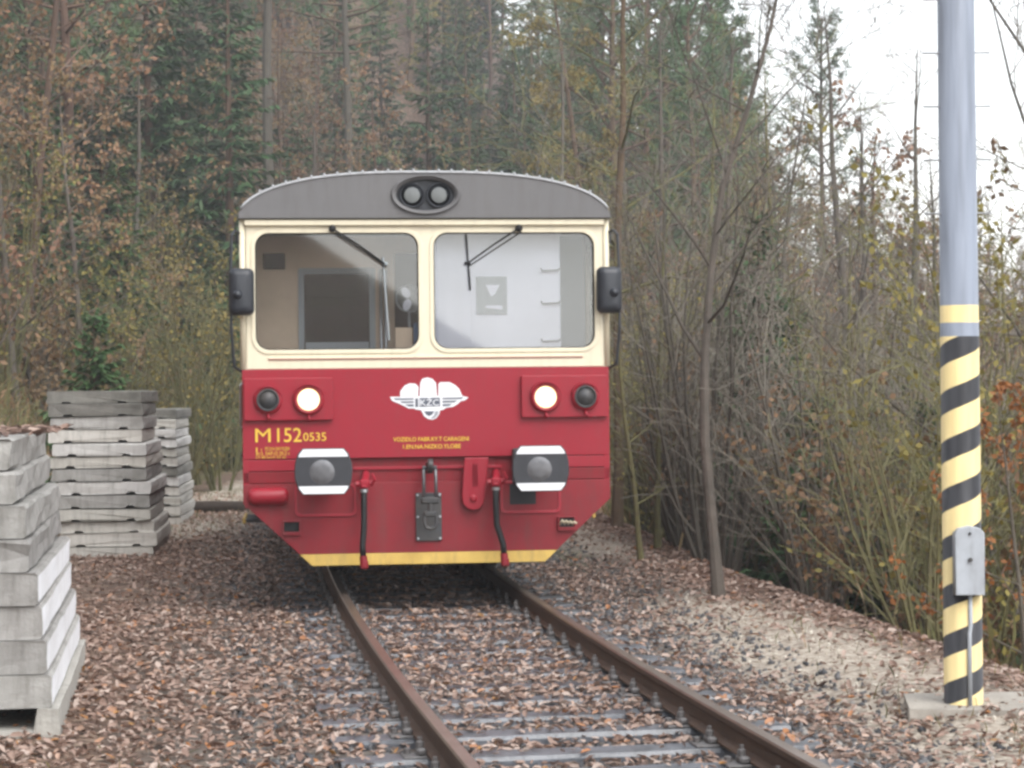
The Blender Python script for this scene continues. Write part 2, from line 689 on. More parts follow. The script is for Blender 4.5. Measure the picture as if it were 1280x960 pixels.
def make_ground():
    gx = np.unique(np.round(np.concatenate([np.linspace(-260, -40, 23), np.linspace(-40, -9, 45), np.linspace(-9, 7, 115),
                                            np.linspace(7, 45, 55), np.linspace(45, 300, 28)]), 3))
    gy = np.unique(np.round(np.concatenate([np.linspace(-60, 4, 30), np.linspace(4, 34, 140), np.linspace(34, 100, 90),
                                            np.linspace(100, 420, 60)]), 3))
    X, Y = np.meshgrid(gx, gy)
    Z = terrain(X, Y)
    nx, ny = len(gx), len(gy)
    V = np.stack([X.ravel(), Y.ravel(), Z.ravel()], 1)
    idx = np.arange(nx * ny).reshape(ny, nx)
    F = np.stack([idx[:-1, :-1].ravel(), idx[:-1, 1:].ravel(), idx[1:, 1:].ravel(), idx[1:, :-1].ravel()], 1)
    me = bpy.data.meshes.new('ground')
    me.from_pydata(V.tolist(), [], F.tolist())
    me.polygons.foreach_set('use_smooth', [True] * len(F))
    t = t_off(V[:, 0], V[:, 1])
    y = V[:, 1]
    litter = np.clip(0.25 + 0.55 * sstep(1.6, 3.0, -t) + 0.6 * sstep(4.5, 6, -t) + 0.6 * sstep(2.4, 3.2, t) - .3 * sstep(1.2, 1.8, t) * (1 - sstep(2.2, 2.8, t)), 0, 1)
    moss = np.clip(0.55 * np.exp(-((t + 4.6) / 0.8) ** 2) + 0.42 * sstep(6, 12, -t) + 0.5 * np.exp(-((t - 2.0) / .35) ** 2) * sstep(19, 23, y)
                   + .35 * np.exp(-((t + 2.0) / .3) ** 2) * sstep(22, 25, y) + .3 * sstep(6, 14, t), 0, 1)
    for nm, a in (('litter', litter), ('pale', pale_mask(V[:, 0], V[:, 1])), ('moss', moss)):
        at_ = me.attributes.new(nm, 'FLOAT', 'POINT')
        at_.data.foreach_set('value', a.astype(np.float32))
    me.materials.append(MATS['ground_litter'])
    me.update()
    return tag(link('ground', me), kind='structure')


GROUND = make_ground()

# ------------------------------------------------------------------ railway track
mat('rail_side', (0.095, 0.052, 0.032), 0.75, var=0.6, scale=7, col2=(0.05, 0.032, 0.024), bump=0.15, bscale=60)
mat('rail_head', (0.27, 0.215, 0.185), 0.28, metal=0.6, var=0.5, scale=5, col2=(0.13, 0.09, 0.07))
mat('sleeper_wood', (0.115, 0.125, 0.145), 0.38, var=0.7, scale=5, col2=(0.03, 0.032, 0.036), bump=0.3, bscale=30, spec=0.7)  # blue-grey in the base colour stands for sky reflected on wet sleepers
mat('fastening', (0.17, 0.165, 0.165), 0.5, metal=0.3, var=0.6, scale=12, col2=(0.06, 0.045, 0.04))

RAIL_H = 0.16
TRK = tag(link('railway_track', None, None, (P0[0], P0[1], 0)), kind='structure')


def rail(sgn):
    # profile (offset, height): head, web, foot
    prof = [(-0.062, 0.012), (-0.062, 0.022), (-0.012, 0.038), (-0.009, 0.105), (-0.034, 0.122), (-0.036, 0.150), (-0.029, 0.16),
            (0.029, 0.16), (0.036, 0.150), (0.034, 0.122), (0.009, 0.105), (0.012, 0.038), (0.062, 0.022), (0.062, 0.012)]
    mb = MB()
    ss = np.arange(-24, 75.01, 1.0)
    npf = len(prof)
    for s in ss:
        p, h = track(s)
        nrm = np.array([math.cos(h), math.sin(h)])
        for (o, z) in prof:
            q = p + nrm * (sgn * 0.7535 + o)
            mb.v.append((q[0] - P0[0], q[1] - P0[1], z))
    for i in range(len(ss) - 1):
        for k in range(npf):
            k2 = (k + 1) % npf
            mb.f.append((i * npf + k, (i + 1) * npf + k, (i + 1) * npf + k2, i * npf + k2))
            mb.m.append(1 if k in (5, 6, 7) else 0)
    mb.f.append(tuple(range(npf)))
    mb.m.append(0)
    mb.f.append(tuple(reversed(range((len(ss) - 1) * npf, len(ss) * npf))))
    mb.m.append(0)
    mb.build('rail', ['rail_side', 'rail_head'], TRK)


rail(-1)
rail(1)

rnd = random.Random(11)
sl_meshes = []
for k in range(5):
    mb = MB()
    # sleeper: chamfered beam with slightly worn ends
    L, W, T = 2.5, 0.235, 0.15
    n = 9
    ring = [(-.5, 0), (-.5, .86), (-.44, 1), (.44, 1), (.5, .86), (.5, 0)]
    for i in range(n):
        x = -L / 2 + L * i / (n - 1)
        e = 0.96 if i in (0, n - 1) else 1
        for (a, z) in ring:
            mb.v.append((x + rnd.uniform(-.008, .008), a * W * e + rnd.uniform(-.006, .006), -T + z * T * (e if z > .5 else 1) + rnd.uniform(-.004, .003)))
    m_ = len(ring)
    for i in range(n - 1):
        for q in range(m_ - 1):
            mb.f.append((i * m_ + q, i * m_ + q + 1, (i + 1) * m_ + q + 1, (i + 1) * m_ + q))
            mb.m.append(0)
    mb.f.append(tuple(reversed(range(m_))))
    mb.f.append(tuple(range((n - 1) * m_, n * m_)))
    mb.m += [0, 0]
    sl_meshes.append(mb.mesh('sleeper', 'sleeper_wood'))
mb = MB()
mb.box((0, 0, 0.006), (0.36, 0.16, 0.013), ch=0.004)
for sx in (-1, 1):
    mb.box((sx * 0.085, 0, 0.03), (0.05, 0.11, 0.036), ch=0.01)
    mb.lathe([(0.022, 0), (0.022, 0.03), (0.012, 0.036), (0.012, 0.055), (0, 0.056)], (sx * 0.09, 0, 0.045), 'z', 6)
    mb.lathe([(0.02, 0), (0.02, 0.025), (0.0, 0.03)], (sx * 0.15, 0.04, 0.012), 'z', 6)
fast_mesh = mb.mesh('fastening_plate', 'fastening')
SLEEP = []
s = -22.0
while s < 74:
    SLEEP.append(s)
    p, h = track(s)
    so = link('sleeper', rnd.choice(sl_meshes), TRK, (p[0] - P0[0], p[1] - P0[1], rnd.uniform(-0.012, 0.0)), (0, 0, h + rnd.uniform(-.008, .008)))
    for sg in (-1, 1):
        if s < 12:
            fo = link('fastening_plate', fast_mesh, so, (sg * 0.7535, 0, 0.0))
    s += 0.61 + rnd.uniform(-.015, .015)

# ------------------------------------------------------------------ loose ballast, leaves
mat('ballast_stone', (0.1, 0.1, 0.1), 0.7, attr='rnd', ramp=[(0, (0.025, 0.026, 0.03)), (0.5, (0.075, 0.075, 0.08)), (0.85, (0.14, 0.135, 0.135)), (1, (0.26, 0.24, 0.22))])
mat('pale_stone', (0.1, 0.1, 0.1), 0.8, attr='rnd', ramp=[(0, (0.16, 0.12, 0.09)), (0.5, (0.36, 0.31, 0.25)), (1, (0.58, 0.54, 0.47))])
LEAF_RAMP = [(0, (0.075, 0.050, 0.042)), (0.2, (0.15, 0.090, 0.068)), (0.45, (0.25, 0.162, 0.125)), (0.7, (0.34, 0.240, 0.195)),
             (0.9, (0.45, 0.36, 0.31)), (0.97, (0.36, 0.15, 0.055)), (1, (0.20, 0.20, 0.05))]
mat('dead_leaf', (0.2, 0.1, 0.05), 0.6, attr='rnd', ramp=LEAF_RAMP, trans=0.15)


def rot_mats(rs, n, tilt):
    """random yaw with a random tilt up to tilt radians"""
    yaw = rs.uniform(0, 2 * PI, n)
    az = rs.uniform(0, 2 * PI, n)
    tl = np.abs(rs.normal(0, tilt, n))
    ax = np.stack([np.cos(az), np.sin(az), 0 * az], 1)
    c, s_ = np.cos(tl), np.sin(tl)
    K = np.zeros((n, 3, 3))
    K[:, 0, 1], K[:, 0, 2] = -ax[:, 2], ax[:, 1]
    K[:, 1, 0], K[:, 1, 2] = ax[:, 2], -ax[:, 0]
    K[:, 2, 0], K[:, 2, 1] = -ax[:, 1], ax[:, 0]
    Rt = np.eye(3)[None] + s_[:, None, None] * K + (1 - c)[:, None, None] * (K @ K)
    Rz = np.zeros((n, 3, 3))
    Rz[:, 0, 0], Rz[:, 0, 1], Rz[:, 1, 0], Rz[:, 1, 1], Rz[:, 2, 2] = np.cos(yaw), -np.sin(yaw), np.sin(yaw), np.cos(yaw), 1
    return Rt @ Rz


def scatter_mesh(name, base_v, base_f, pos, rot, scl, val, material, jit=0.0, rs=None):
    n = len(pos)
    bv = np.asarray(base_v, float)
    B = np.repeat(bv[None], n, 0)
    if jit and rs is not None:
        B = B * (1 + rs.uniform(-jit, jit, B.shape))
    V = np.einsum('nij,nkj->nki', rot, B * scl[:, None, :]) + pos[:, None, :]
    k = len(bv)
    bf = np.asarray(base_f)
    F = (bf[None] + (np.arange(n) * k)[:, None, None]).reshape(-1, bf.shape[1])
    me = bpy.data.meshes.new(name)
    me.vertices.add(n * k)
    me.vertices.foreach_set('co', V.astype(np.float32).ravel())
    nf, fs = F.shape
    me.loops.add(nf * fs)
    me.loops.foreach_set('vertex_index', F.astype(np.int32).ravel())
    me.polygons.add(nf)
    me.polygons.foreach_set('loop_start', (np.arange(nf) * fs).astype(np.int32))
    a = me.attributes.new('rnd', 'FLOAT', 'POINT')
    a.data.foreach_set('value', np.repeat(val, k).astype(np.float32))
    me.materials.append(MATS[material])
    me.update(calc_edges=True)
    me.validate()
    return me


OCT_V = [(1, 0, 0), (-1, 0, 0), (0, 1, 0), (0, -1, 0), (0, 0, 1), (0, 0, -1)]
OCT_F = [(0, 2, 4), (2, 1, 4), (1, 3, 4), (3, 0, 4), (2, 0, 5), (1, 2, 5), (3, 1, 5), (0, 3, 5)]
# an oak/beech like leaf: bent along its midrib
LEAF_V = [(-0.5, 0, 0.02), (-0.2, 0.22, 0.13), (-0.2, -0.22, 0.11), (0.0, 0, -0.02), (0.22, 0.20, 0.15), (0.22, -0.2, 0.08), (0.5, 0, 0.06)]
LEAF_F = [(0, 3, 1), (0, 2, 3), (1, 3, 4), (3, 2, 5), (3, 6, 4), (3, 5, 6)]


def st_points(rs, n, s0, s1, t0, t1, bias=1.0):
    s_ = s0 + (s1 - s0) * rs.uniform(0, 1, n) ** bias
    t_ = rs.uniform(t0, t1, n)
    P = np.empty((n, 2))
    h = H0 - s_ / RAD
    P[:, 0] = CEN[0] - (RAD - t_) * np.cos(h)
    P[:, 1] = CEN[1] - (RAD - t_) * np.sin(h)
    return P, s_, t_


def on_sleeper(s_, t_, half=.115):
    sl = np.array(SLEEP)
    i = np.clip(np.searchsorted(sl, s_), 1, len(sl) - 1)
    d = np.minimum(np.abs(s_ - sl[i]), np.abs(s_ - sl[i - 1]))
    return (d < half) & (np.abs(t_) < 1.24)


rs = np.random.RandomState(3)
# grey track ballast
P, s_, t_ = st_points(rs, 42000, -9.5, 15, -1.75, 2.3)
on_rail = np.abs(np.abs(t_) - 0.7535) < 0.07
keep = ~on_rail & (rs.uniform(0, 1, len(P)) < np.where(t_ < -1.2, 0.35, 0.9 - .6 * sstep(1.5, 2.1, t_))) & (~on_sleeper(s_, t_, .14) | (rs.uniform(0, 1, len(P)) < .04 + .5 * sstep(-6.2, -4.0, s_) + .3 * (np.abs(t_) > .85)))
P, s_, t_ = P[keep], s_[keep], t_[keep]
n = len(P)
z = terrain(P[:, 0], P[:, 1]) + rs.uniform(-.016, .008, n)
sc = rs.uniform(0.014, 0.034, n)[:, None] * rs.uniform(0.6, 1.2, (n, 3))
me = scatter_mesh('ballast', OCT_V, OCT_F, np.column_stack([P, z]), rot_mats(rs, n, 1.2), sc, rs.uniform(0, 1, n) ** 1.3, 'ballast_stone', .25, rs)
tag(link('ballast', me), 'dark grey crushed stone ballast lying between and beside the rails', 'ballast', kind='stuff')
# pale grit on the shoulder and by the stacks
P, s_, t_ = st_points(rs, 26000, -9, 32, -4.2, 3.0, 1.2)
keep = rs.uniform(0, 1, len(P)) < pale_mask(P[:, 0], P[:, 1]) * 1.1 - 0.12
P = P[keep]
n = len(P)
z = terrain(P[:, 0], P[:, 1])
sc = rs.uniform(0.008, 0.024, n)[:, None] * rs.uniform(0.6, 1.2, (n, 3))
me = scatter_mesh('grit', OCT_V, OCT_F, np.column_stack([P, z]), rot_mats(rs, n, 1.0), sc, rs.uniform(0, 1, n), 'pale_stone', .25, rs)
tag(link('grit', me), 'pale trodden gravel on the shoulder beside the track', 'gravel', kind='stuff')


# dead leaves: everywhere near the track, dense on the left and between the rails
def leaf_points():
    out = []
    P, s_, t_ = st_points(rs, 150000, -9.5, 22, -6.0, 3.6, 1.15)
    patch = wob(P[:, 0] * 2.2, P[:, 1] * 2.2, 2) * 1.6
    d = np.full(len(P), 0.55)
    d = np.where(np.abs(t_) < 0.68, 0.62 - .25 * sstep(-6.5, -8.5, s_), d)
    d = np.where((t_ > 0.85) & (t_ < 1.7), 0.32, d)
    d = np.where(t_ >= 1.7, 0.42 + 0.5 * sstep(2.2, 3.0, t_), d)
    d = np.where((t_ < -0.85) & (t_ > -1.1), 0.28, d)
    d = np.where(t_ < -1.1, 0.72, d)
    d = d * (1 - 0.6 * sstep(-1.0, 3.0, s_) * (t_ < 1.5))             # wetter, barer ballast by the railcar
    d = d * (1 - 0.42 * pale_mask(P[:, 0], P[:, 1]))
    d = d * np.where(on_sleeper(s_, t_), .14 + .66 * sstep(-6.4, -4.2, s_) + .35 * (np.abs(t_) > .85) * (s_ < -5), 1.0)
    d = d * (0.72 + 0.5 * sstep(-.25, .3, wob(P[:, 0] * 1.3 + 4, P[:, 1] * 1.3, 2)))
    k = rs.uniform(0, 1, len(P)) < d + patch * .6
    P, t_ = P[k], t_[k]
    ok = np.abs(np.abs(t_) - 0.7535) > 0.09
    return P[ok], t_[ok]


P, t_ = leaf_points()
n = len(P)
s_on = np.abs(t_) < 1.25
z = terrain(P[:, 0], P[:, 1]) + np.where(s_on, 0.016, 0.012) + rs.uniform(0, .02, n)
t_b = t_off(P[:, 0], P[:, 1])
s_b = -(np.arctan2(CEN[1] - P[:, 1], CEN[0] - P[:, 0]) - H0) * RAD
z = np.where(on_sleeper(s_b, t_b), np.maximum(z, 0.004 + rs.uniform(0, .012, n)), z)
rot = rot_mats(rs, n, 0.45)
L = 0.030 + 0.062 * rs.beta(1.5, 2.4, n)
sc = np.stack([L, L * rs.uniform(.75, 1.25, n), L * rs.uniform(0.4, 2.2, n)], 1)
val = np.clip(rs.beta(2.3, 1.45, n) * .98, 0, .93)
val = np.where(rs.uniform(0, 1, n) < .05, rs.uniform(.94, .98, n), val)
pos = np.column_stack([P, z])
# the 300 that show largest, in the frame, become single leaves
depth = pos[:, 1]
px = 640 + FPX * pos[:, 0] / depth
py = 490 + FPX * (CAM_Z - pos[:, 2]) / depth
vis = (px > 110) & (px < 1270) & (py > 720) & (py < 955)
score = np.where(vis, L / depth, 0)
big = np.argsort(-score)[:300]
rest = np.setdiff1d(np.arange(n), big)
me = scatter_mesh('leaf_litter', LEAF_V, LEAF_F, pos[rest], rot[rest], sc[rest], val[rest], 'dead_leaf', .12, rs)
tag(link('leaf_litter', me), 'fallen brown and russet leaves strewn over the track bed', 'leaves', kind='stuff')
lm = []
for k in range(9):
    v = np.array([[0.0, 0.0, 0.0]])
    lm.append(scatter_mesh('leaf', LEAF_V, LEAF_F, v, np.eye(3)[None], np.array([[1.0, rs.uniform(.8, 1.2), rs.uniform(.5, 1.8)]]),
                           np.array([[.18, .3, .4, .5, .58, .66, .75, .86, .96][k]]), 'dead_leaf', .15, rs))
for i in big:
    k = int(np.clip(val[i] * 9, 0, 8))
    o = link('leaf', lm[k], GROUND, pos[i], Matrix(rot[i].tolist()).to_euler())
    o.scale = (L[i], L[i], L[i])

# ------------------------------------------------------------------ the railcar
# train space: x = u to the right seen from the front, y = back along the car, z = height above rail head
TY = R(5.9)
P_, _ = track(0)
CAR = thing('railcar', 'red and cream railcar with grey roof and two lit headlights, standing on the track', 'railcar',
            (P_[0] - 0.052, P_[1], RAIL_H), TY)
LEN = 12.7
HALF = 1.53


def roof_h(u, base=3.12, top=3.5, w=1.55):
    return base + (top - base) * math.sqrt(max(0.0, 1 - abs(u / w) ** 2.7))


ARC = [(-1.55 + 3.10 * 0.5 * (1 - math.cos(PI * k / 36)), 0) for k in range(37)]
ARC = [(u, roof_h(u)) for u, _ in ARC]

# body sides
SIDE_WIN = [(0.22, 0.98, 2.05, 2.95)] + [(2.75 + 1.42 * k, 3.95 + 1.42 * k, 2.02, 2.92) for k in range(5)] + [(11.6, 12.4, 2.05, 2.95)]
DOORS = [(1.25, 2.25), (10.25, 11.25)]
for sd in (-1, 1):
    lo = plate('side_panel', [[(0.0, 0.80), (LEN, 0.80), (LEN, 1.875), (0.0, 1.875)]] +
               [[(a, 0.9), (b, 0.9), (b, 1.85), (a, 1.85)] for a, b in DOORS], 0.05, 'red_paint', CAR, HALF, 0.004, side=sd)
    up = plate('window_band', [[(0.0, 1.878), (LEN, 1.878), (LEN, 3.12), (0.0, 3.12)]] + [rrect(a, b, c, d, .09) for a, b, c, d in SIDE_WIN] +
               [rrect(a + .12, b - .12, 2.02, 2.92, .09) for a, b in DOORS], 0.05, 'cream_paint', CAR, HALF, 0.004, side=sd)
    for a, b, c, d in SIDE_WIN + [(a + .12, b - .12, 2.02, 2.92) for a, b in DOORS]:
        w = plate('side_window', [rrect(a + .004, b - .004, c + .004, d - .004, .086)], 0.008, 'side_glass', CAR, HALF - .02, side=sd)
        plate('window_seal', [rrect(a - .014, b + .014, c - .014, d + .014, .1), rrect(a + .02, b - .02, c + .02, d - .02, .07)], 0.02,
              'rubber', w, HALF + .008, side=sd)
    for a, b in DOORS:
        dr = plate('door', [rrect(a + .012, b - .012, .912, 1.845, .02)], 0.03, 'red_paint', CAR, HALF - .012, side=sd)
        mb = MB()
        mb.tube([(sd * (HALF + .012), a + .1, 1.35), (sd * (HALF + .05), a + .1, 1.4), (sd * (HALF + .05), a + .1, 1.75), (sd * (HALF + .012), a + .1, 1.8)], .012, 8)
        mb.build('door_handle', 'steel', dr)
    # entrance steps under the cab door
    for yy in (DOORS[0][0] - .15, DOORS[1][0]):
        mb = MB()
        mb.box((sd * 1.37, yy + .42, 0.56), (0.36, 0.75, 0.03), ch=.006)
        mb.box((sd * 1.30, yy + .42, 0.68), (0.02, 0.5, 0.24))
        st = mb.build('footstep', 'dark_metal', CAR)
        mb = MB()
        mb.box((sd * 1.552, yy + .42, 0.56), (0.03, 0.77, 0.05), ch=.006)
        mb.build('step_edge', 'yellow_paint', st)

# roof: one long shell over both ends
mb = MB()
ys = [-0.03, 0.02] + [LEN * k / 6 for k in range(1, 6)] + [LEN - .02, LEN + .03]
for y in ys:
    for u, h in ARC:
        mb.v.append((u, y, h))
na = len(ARC)
for i in range(len(ys) - 1):
    for k in range(na - 1):
        mb.f.append((i * na + k, i * na + k + 1, (i + 1) * na + k + 1, (i + 1) * na + k))
        mb.m.append(0)
for i in range(len(ys) - 1):          # closed underside
    mb.f.append((i * na, (i + 1) * na, (i + 1) * na + na - 1, i * na + na - 1))
    mb.m.append(0)
roof = mb.build('roof', 'roof_grey', CAR, smooth=True)
LC, LRX, LRZ = 3.315, 0.265, 0.150
fr = plate('roof_front', [ARC, ellipse(0, LC, LRX - .02, LRZ - .02)], 0.03, 'roof_grey', roof, -0.062, 0.006)
plate('roof_back', [ARC], 0.03, 'roof_grey', roof, LEN + .031, 0.004)
mb = MB()
mb.tube([(u, -0.062, h + .004) for u, h in ARC[2:-2]], 0.013, 6)
mb.build('rain_edge', 'rim_grey', roof, smooth=True)
k = 0
riv = MB()
riv.box((0, 0, 0.012), (0.022, 0.05, 0.03), ch=.006)
rivm = riv.mesh('rivet', 'rim_grey')
u = -1.36
while u < 1.37:
    if abs(u) > 0.02:
        slope = math.atan2(roof_h(u + .01) - roof_h(u - .01), .02)
        link('rivet', rivm, roof, (u, -0.05, roof_h(u) + .004), (0, -slope, 0))
    u += 0.105
# twin top lamp
cup = MB()
n = 40
prof = [(1.06, -0.070), (1.09, -0.080), (1.05, -0.092), (0.985, -0.085), (0.93, -0.045), (0.90, 0.03)]
for r_, y in prof:
    for q in range(n):
        a = 2 * PI * q / n
        cup.v.append((LRX * r_ * math.cos(a), y, LC + (LRZ * r_) * math.sin(a)))
for i in range(len(prof) - 1):
    for q in range(n):
        cup.f.append((i * n + q, i * n + (q + 1) % n, (i + 1) * n + (q + 1) % n, (i + 1) * n + q))
        cup.m.append(0)
cup.f.append(tuple(reversed(range((len(prof) - 1) * n, len(prof) * n))))
cup.m.append(0)
th = cup.build('top_lamp_housing', 'roof_grey', CAR, smooth=False)
plate('lamp_mask', [ellipse(0, LC, LRX * .93, LRZ * .93)], 0.01, 'black_plastic', th, -0.012)
for sx in (-1, 1):
    mb = MB()
    mb.lathe([(0.108, 0.0), (0.108, -0.03), (0.10, -0.036), (0.09, -.03)], (sx * 0.112, -0.012, LC), 'y', 28)
    ring = mb.build('lamp_ring', 'black_plastic', th, smooth=True)
    mb = MB()
    mb.lathe([(0.095, -0.020), (0.085, -0.026), (0.06, -0.031), (0.03, -0.033), (0.0, -0.034)], (sx * 0.112, -0.012, LC), 'y', 28)
    mb.build('top_lamp', 'lamp_grey_glass', th, smooth=True)

# cream cab front with two windscreen openings
WL, WR = (-1.43, -0.048, 2.02, 3.02), (0.048, 1.43, 2.02, 3.02)
up = plate('cab_front', [rrect(-HALF, HALF, 1.878, 3.119, .012, 2), rrect(*WL, .13, 7), rrect(*WR, .13, 7)], 0.06, 'cream_paint', CAR, 0.0, 0.006)
plate('rain_gutter', [rrect(-1.50, 1.50, 3.065, 3.112, .015, 3)], 0.04, 'cream_paint', CAR, -0.04, 0.006)
for sx in (-1, 1):   # rounded corner posts
    mb = MB()
    mb.tube([(sx * (HALF - .012), 0.014, 1.88), (sx * (HALF - .012), 0.014, 3.115)], .026, 10)
    mb.build('corner_post', 'cream_paint', CAR, smooth=True)
plate('trim_strip', [rrect(-1.31, 1.31, 1.962, 1.980, .004, 2)], 0.012, 'cream_paint', CAR, -0.012, 0.002)
plate('trim_line', [[(-1.31, 1.956), (1.31, 1.956), (1.31, 1.9625), (-1.31, 1.9625)]], 0.008, 'red_paint', CAR, -0.011)
for i, w in enumerate((WL, WR)):
    g = plate('windscreen', [rrect(w[0] + .004, w[1] - .004, w[2] + .004, w[3] - .004, .128, 7)], 0.008, 'windscreen_glass', CAR, 0.022)
    plate('window_seal', [rrect(w[0] - .018, w[1] + .018, w[2] - .018, w[3] + .018, .145, 7), rrect(w[0] + .016, w[1] - .016, w[2] + .016, w[3] - .016, .115, 7)],
          0.03, 'cream_paint', g, -0.010, 0.004)
    plate('rubber_bead', [rrect(w[0] + .001, w[1] - .001, w[2] + .001, w[3] - .001, .13, 7), rrect(w[0] + .024, w[1] - .024, w[2] + .024, w[3] - .024, .11, 7)],
          0.016, 'rubber', g, 0.004)
# wipers: pivot under the gutter, arm and blade
for (pu, ph, eu, eh, b0, b1) in ((-0.775, 3.035, -0.345, 2.745, (-0.36, 2.98), (-0.315, 2.10)), (0.775, 3.035, 0.345, 2.745, (0.335, 2.99), (0.365, 2.52))):
    wp = MB()
    wp.lathe([(0.03, 0.0), (0.03, -0.05), (0.02, -0.06), (0, -0.062)], (pu, -0.04, ph), 'y', 14)
    wo = wp.build('wiper', 'rubber', CAR, smooth=True)
    a = MB()
    a.tube([(pu, -0.09, ph), ((pu + eu) / 2, -0.085, (ph + eh) / 2 + .008), (eu, -0.05, eh)], 0.0085, 6)
    a.tube([(pu + .02, -0.09, ph - .03), (eu + .012, -0.05, eh - .022)], 0.006, 5)
    a.build('wiper_arm', 'rubber', wo)
    b = MB()
    if pu < 0:
        b0, b1 = (-0.36, 2.80), (-0.315, 2.11)
    b.tube([(b0[0], -0.022, b0[1]), ((b0[0] + b1[0]) / 2, -0.028, (b0[1] + b1[1]) / 2), (b1[0], -0.022, b1[1])], 0.0085, 5)
    b.box((eu, -0.04, eh), (0.05, 0.03, 0.03), ch=.006)
    b.build('wiper_blade', 'cab_frame' if pu < 0 else 'rubber', wo)

# red lower front
plate('front_panel', [rrect(-HALF, HALF, 1.135, 1.8765, .01, 2)], 0.07, 'red_paint', CAR, -0.004, 0.005)
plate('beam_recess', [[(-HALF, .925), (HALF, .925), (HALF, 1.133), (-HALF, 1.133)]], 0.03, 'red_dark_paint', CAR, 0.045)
plate('beam_strip', [rrect(-0.62, 0.62, 1.035, 1.06, .004, 2)], 0.02, 'red_paint', CAR, 0.027, 0.003)
for sx in (-1, 1):
    x0, x1 = sorted((sx * 1.08, sx * (HALF - .001)))
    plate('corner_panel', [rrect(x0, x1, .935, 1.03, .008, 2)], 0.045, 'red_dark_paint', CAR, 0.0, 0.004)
    plate('corner_panel', [rrect(x0, x1, 1.036, 1.130, .008, 2)], 0.045, 'red_paint', CAR, 0.001, 0.004)


def apron_y(h):
    return -0.06 * (0.93 - h)


APR = [(-HALF, .93), (HALF, .93), (HALF, .77), (1.07, .346), (-1.07, .346), (-HALF, .77)]
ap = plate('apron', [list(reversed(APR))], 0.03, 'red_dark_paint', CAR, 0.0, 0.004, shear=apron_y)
plate('apron_stripe', [[(-1.072, .345), (-.968, .250), (.968, .250), (1.072, .345)]], 0.034, 'yellow_paint', CAR, -0.002, 0.003, shear=apron_y)
for sx in (-1, 1):
    x0, x1 = sorted((sx * .60, sx * 1.11))
    pn = plate('access_panel', [rrect(x0, x1, .655, .925, .05), rrect(x0 + .022, x1 - .022, .677, .903, .035)], 0.014, 'red_paint', CAR, -0.014, 0.003, shear=apron_y)
    plate('panel_sheet', [rrect(x0 + .02, x1 - .02, .675, .905, .035)], 0.006, 'red_dark_paint', pn, -0.005, shear=apron_y)
    if sx > 0:
        plate('opening_shade', [[(.68, .73), (.90, .73), (.90, .90), (.68, .90)]], 0.006, 'cab_dark', pn, -0.009, shear=apron_y)  # dark plate on the sheet paints the shade inside an opening
# openings low on both corners
for sx, cc in ((-1, -1.135), (1, 1.155)):
    p_ = plate('apron_pocket', [rrect(cc - .075, cc + .075, .505, .625, .006, 2), rrect(cc - .062, cc + .062, .535, .615, .004, 2)], 0.03, 'red_dark_paint', CAR, -0.03, 0.003, shear=apron_y)
    plate('pocket_shade', [[(cc - .064, .53), (cc + .064, .53), (cc + .064, .617), (cc - .064, .617)]], 0.004, 'rubber', p_, -0.004, shear=apron_y)  # black sheet painted as the shade inside the hole
    if sx > 0:
        mb = MB()
        for q in range(4):
            x = cc - .05 + q * .033
            mb.tube([(x - .018, -0.135, .565), (x, -0.15, .60 - .006 * q), (x + .018, -0.135, .572)], .013, 6)
        mb.build('stowed_rope', 'wood_rope', p_, smooth=True)
# red air horn cylinder on the left corner
mb = MB()
mb.lathe([(0.0, 0.0), (.05, .008), (.068, .035), (.072, .07), (.072, .27), (.068, .30), (.05, .325), (0, .333)], (-1.49, -0.035, .83), 'x', 20)
hc = mb.build('air_cylinder', 'red_paint', CAR, smooth=True)
mb = MB()
for x in (-1.42, -1.24):
    mb.box((x, -0.0, .83), (0.03, 0.09, 0.155), ch=.004)
mb.build('cylinder_bracket', 'red_dark_paint', hc)
plate('cylinder_recess', [rrect(-1.515, -1.115, .735, .925, .01, 2)], 0.004, 'red_dark_paint', hc, -0.004, shear=apron_y)

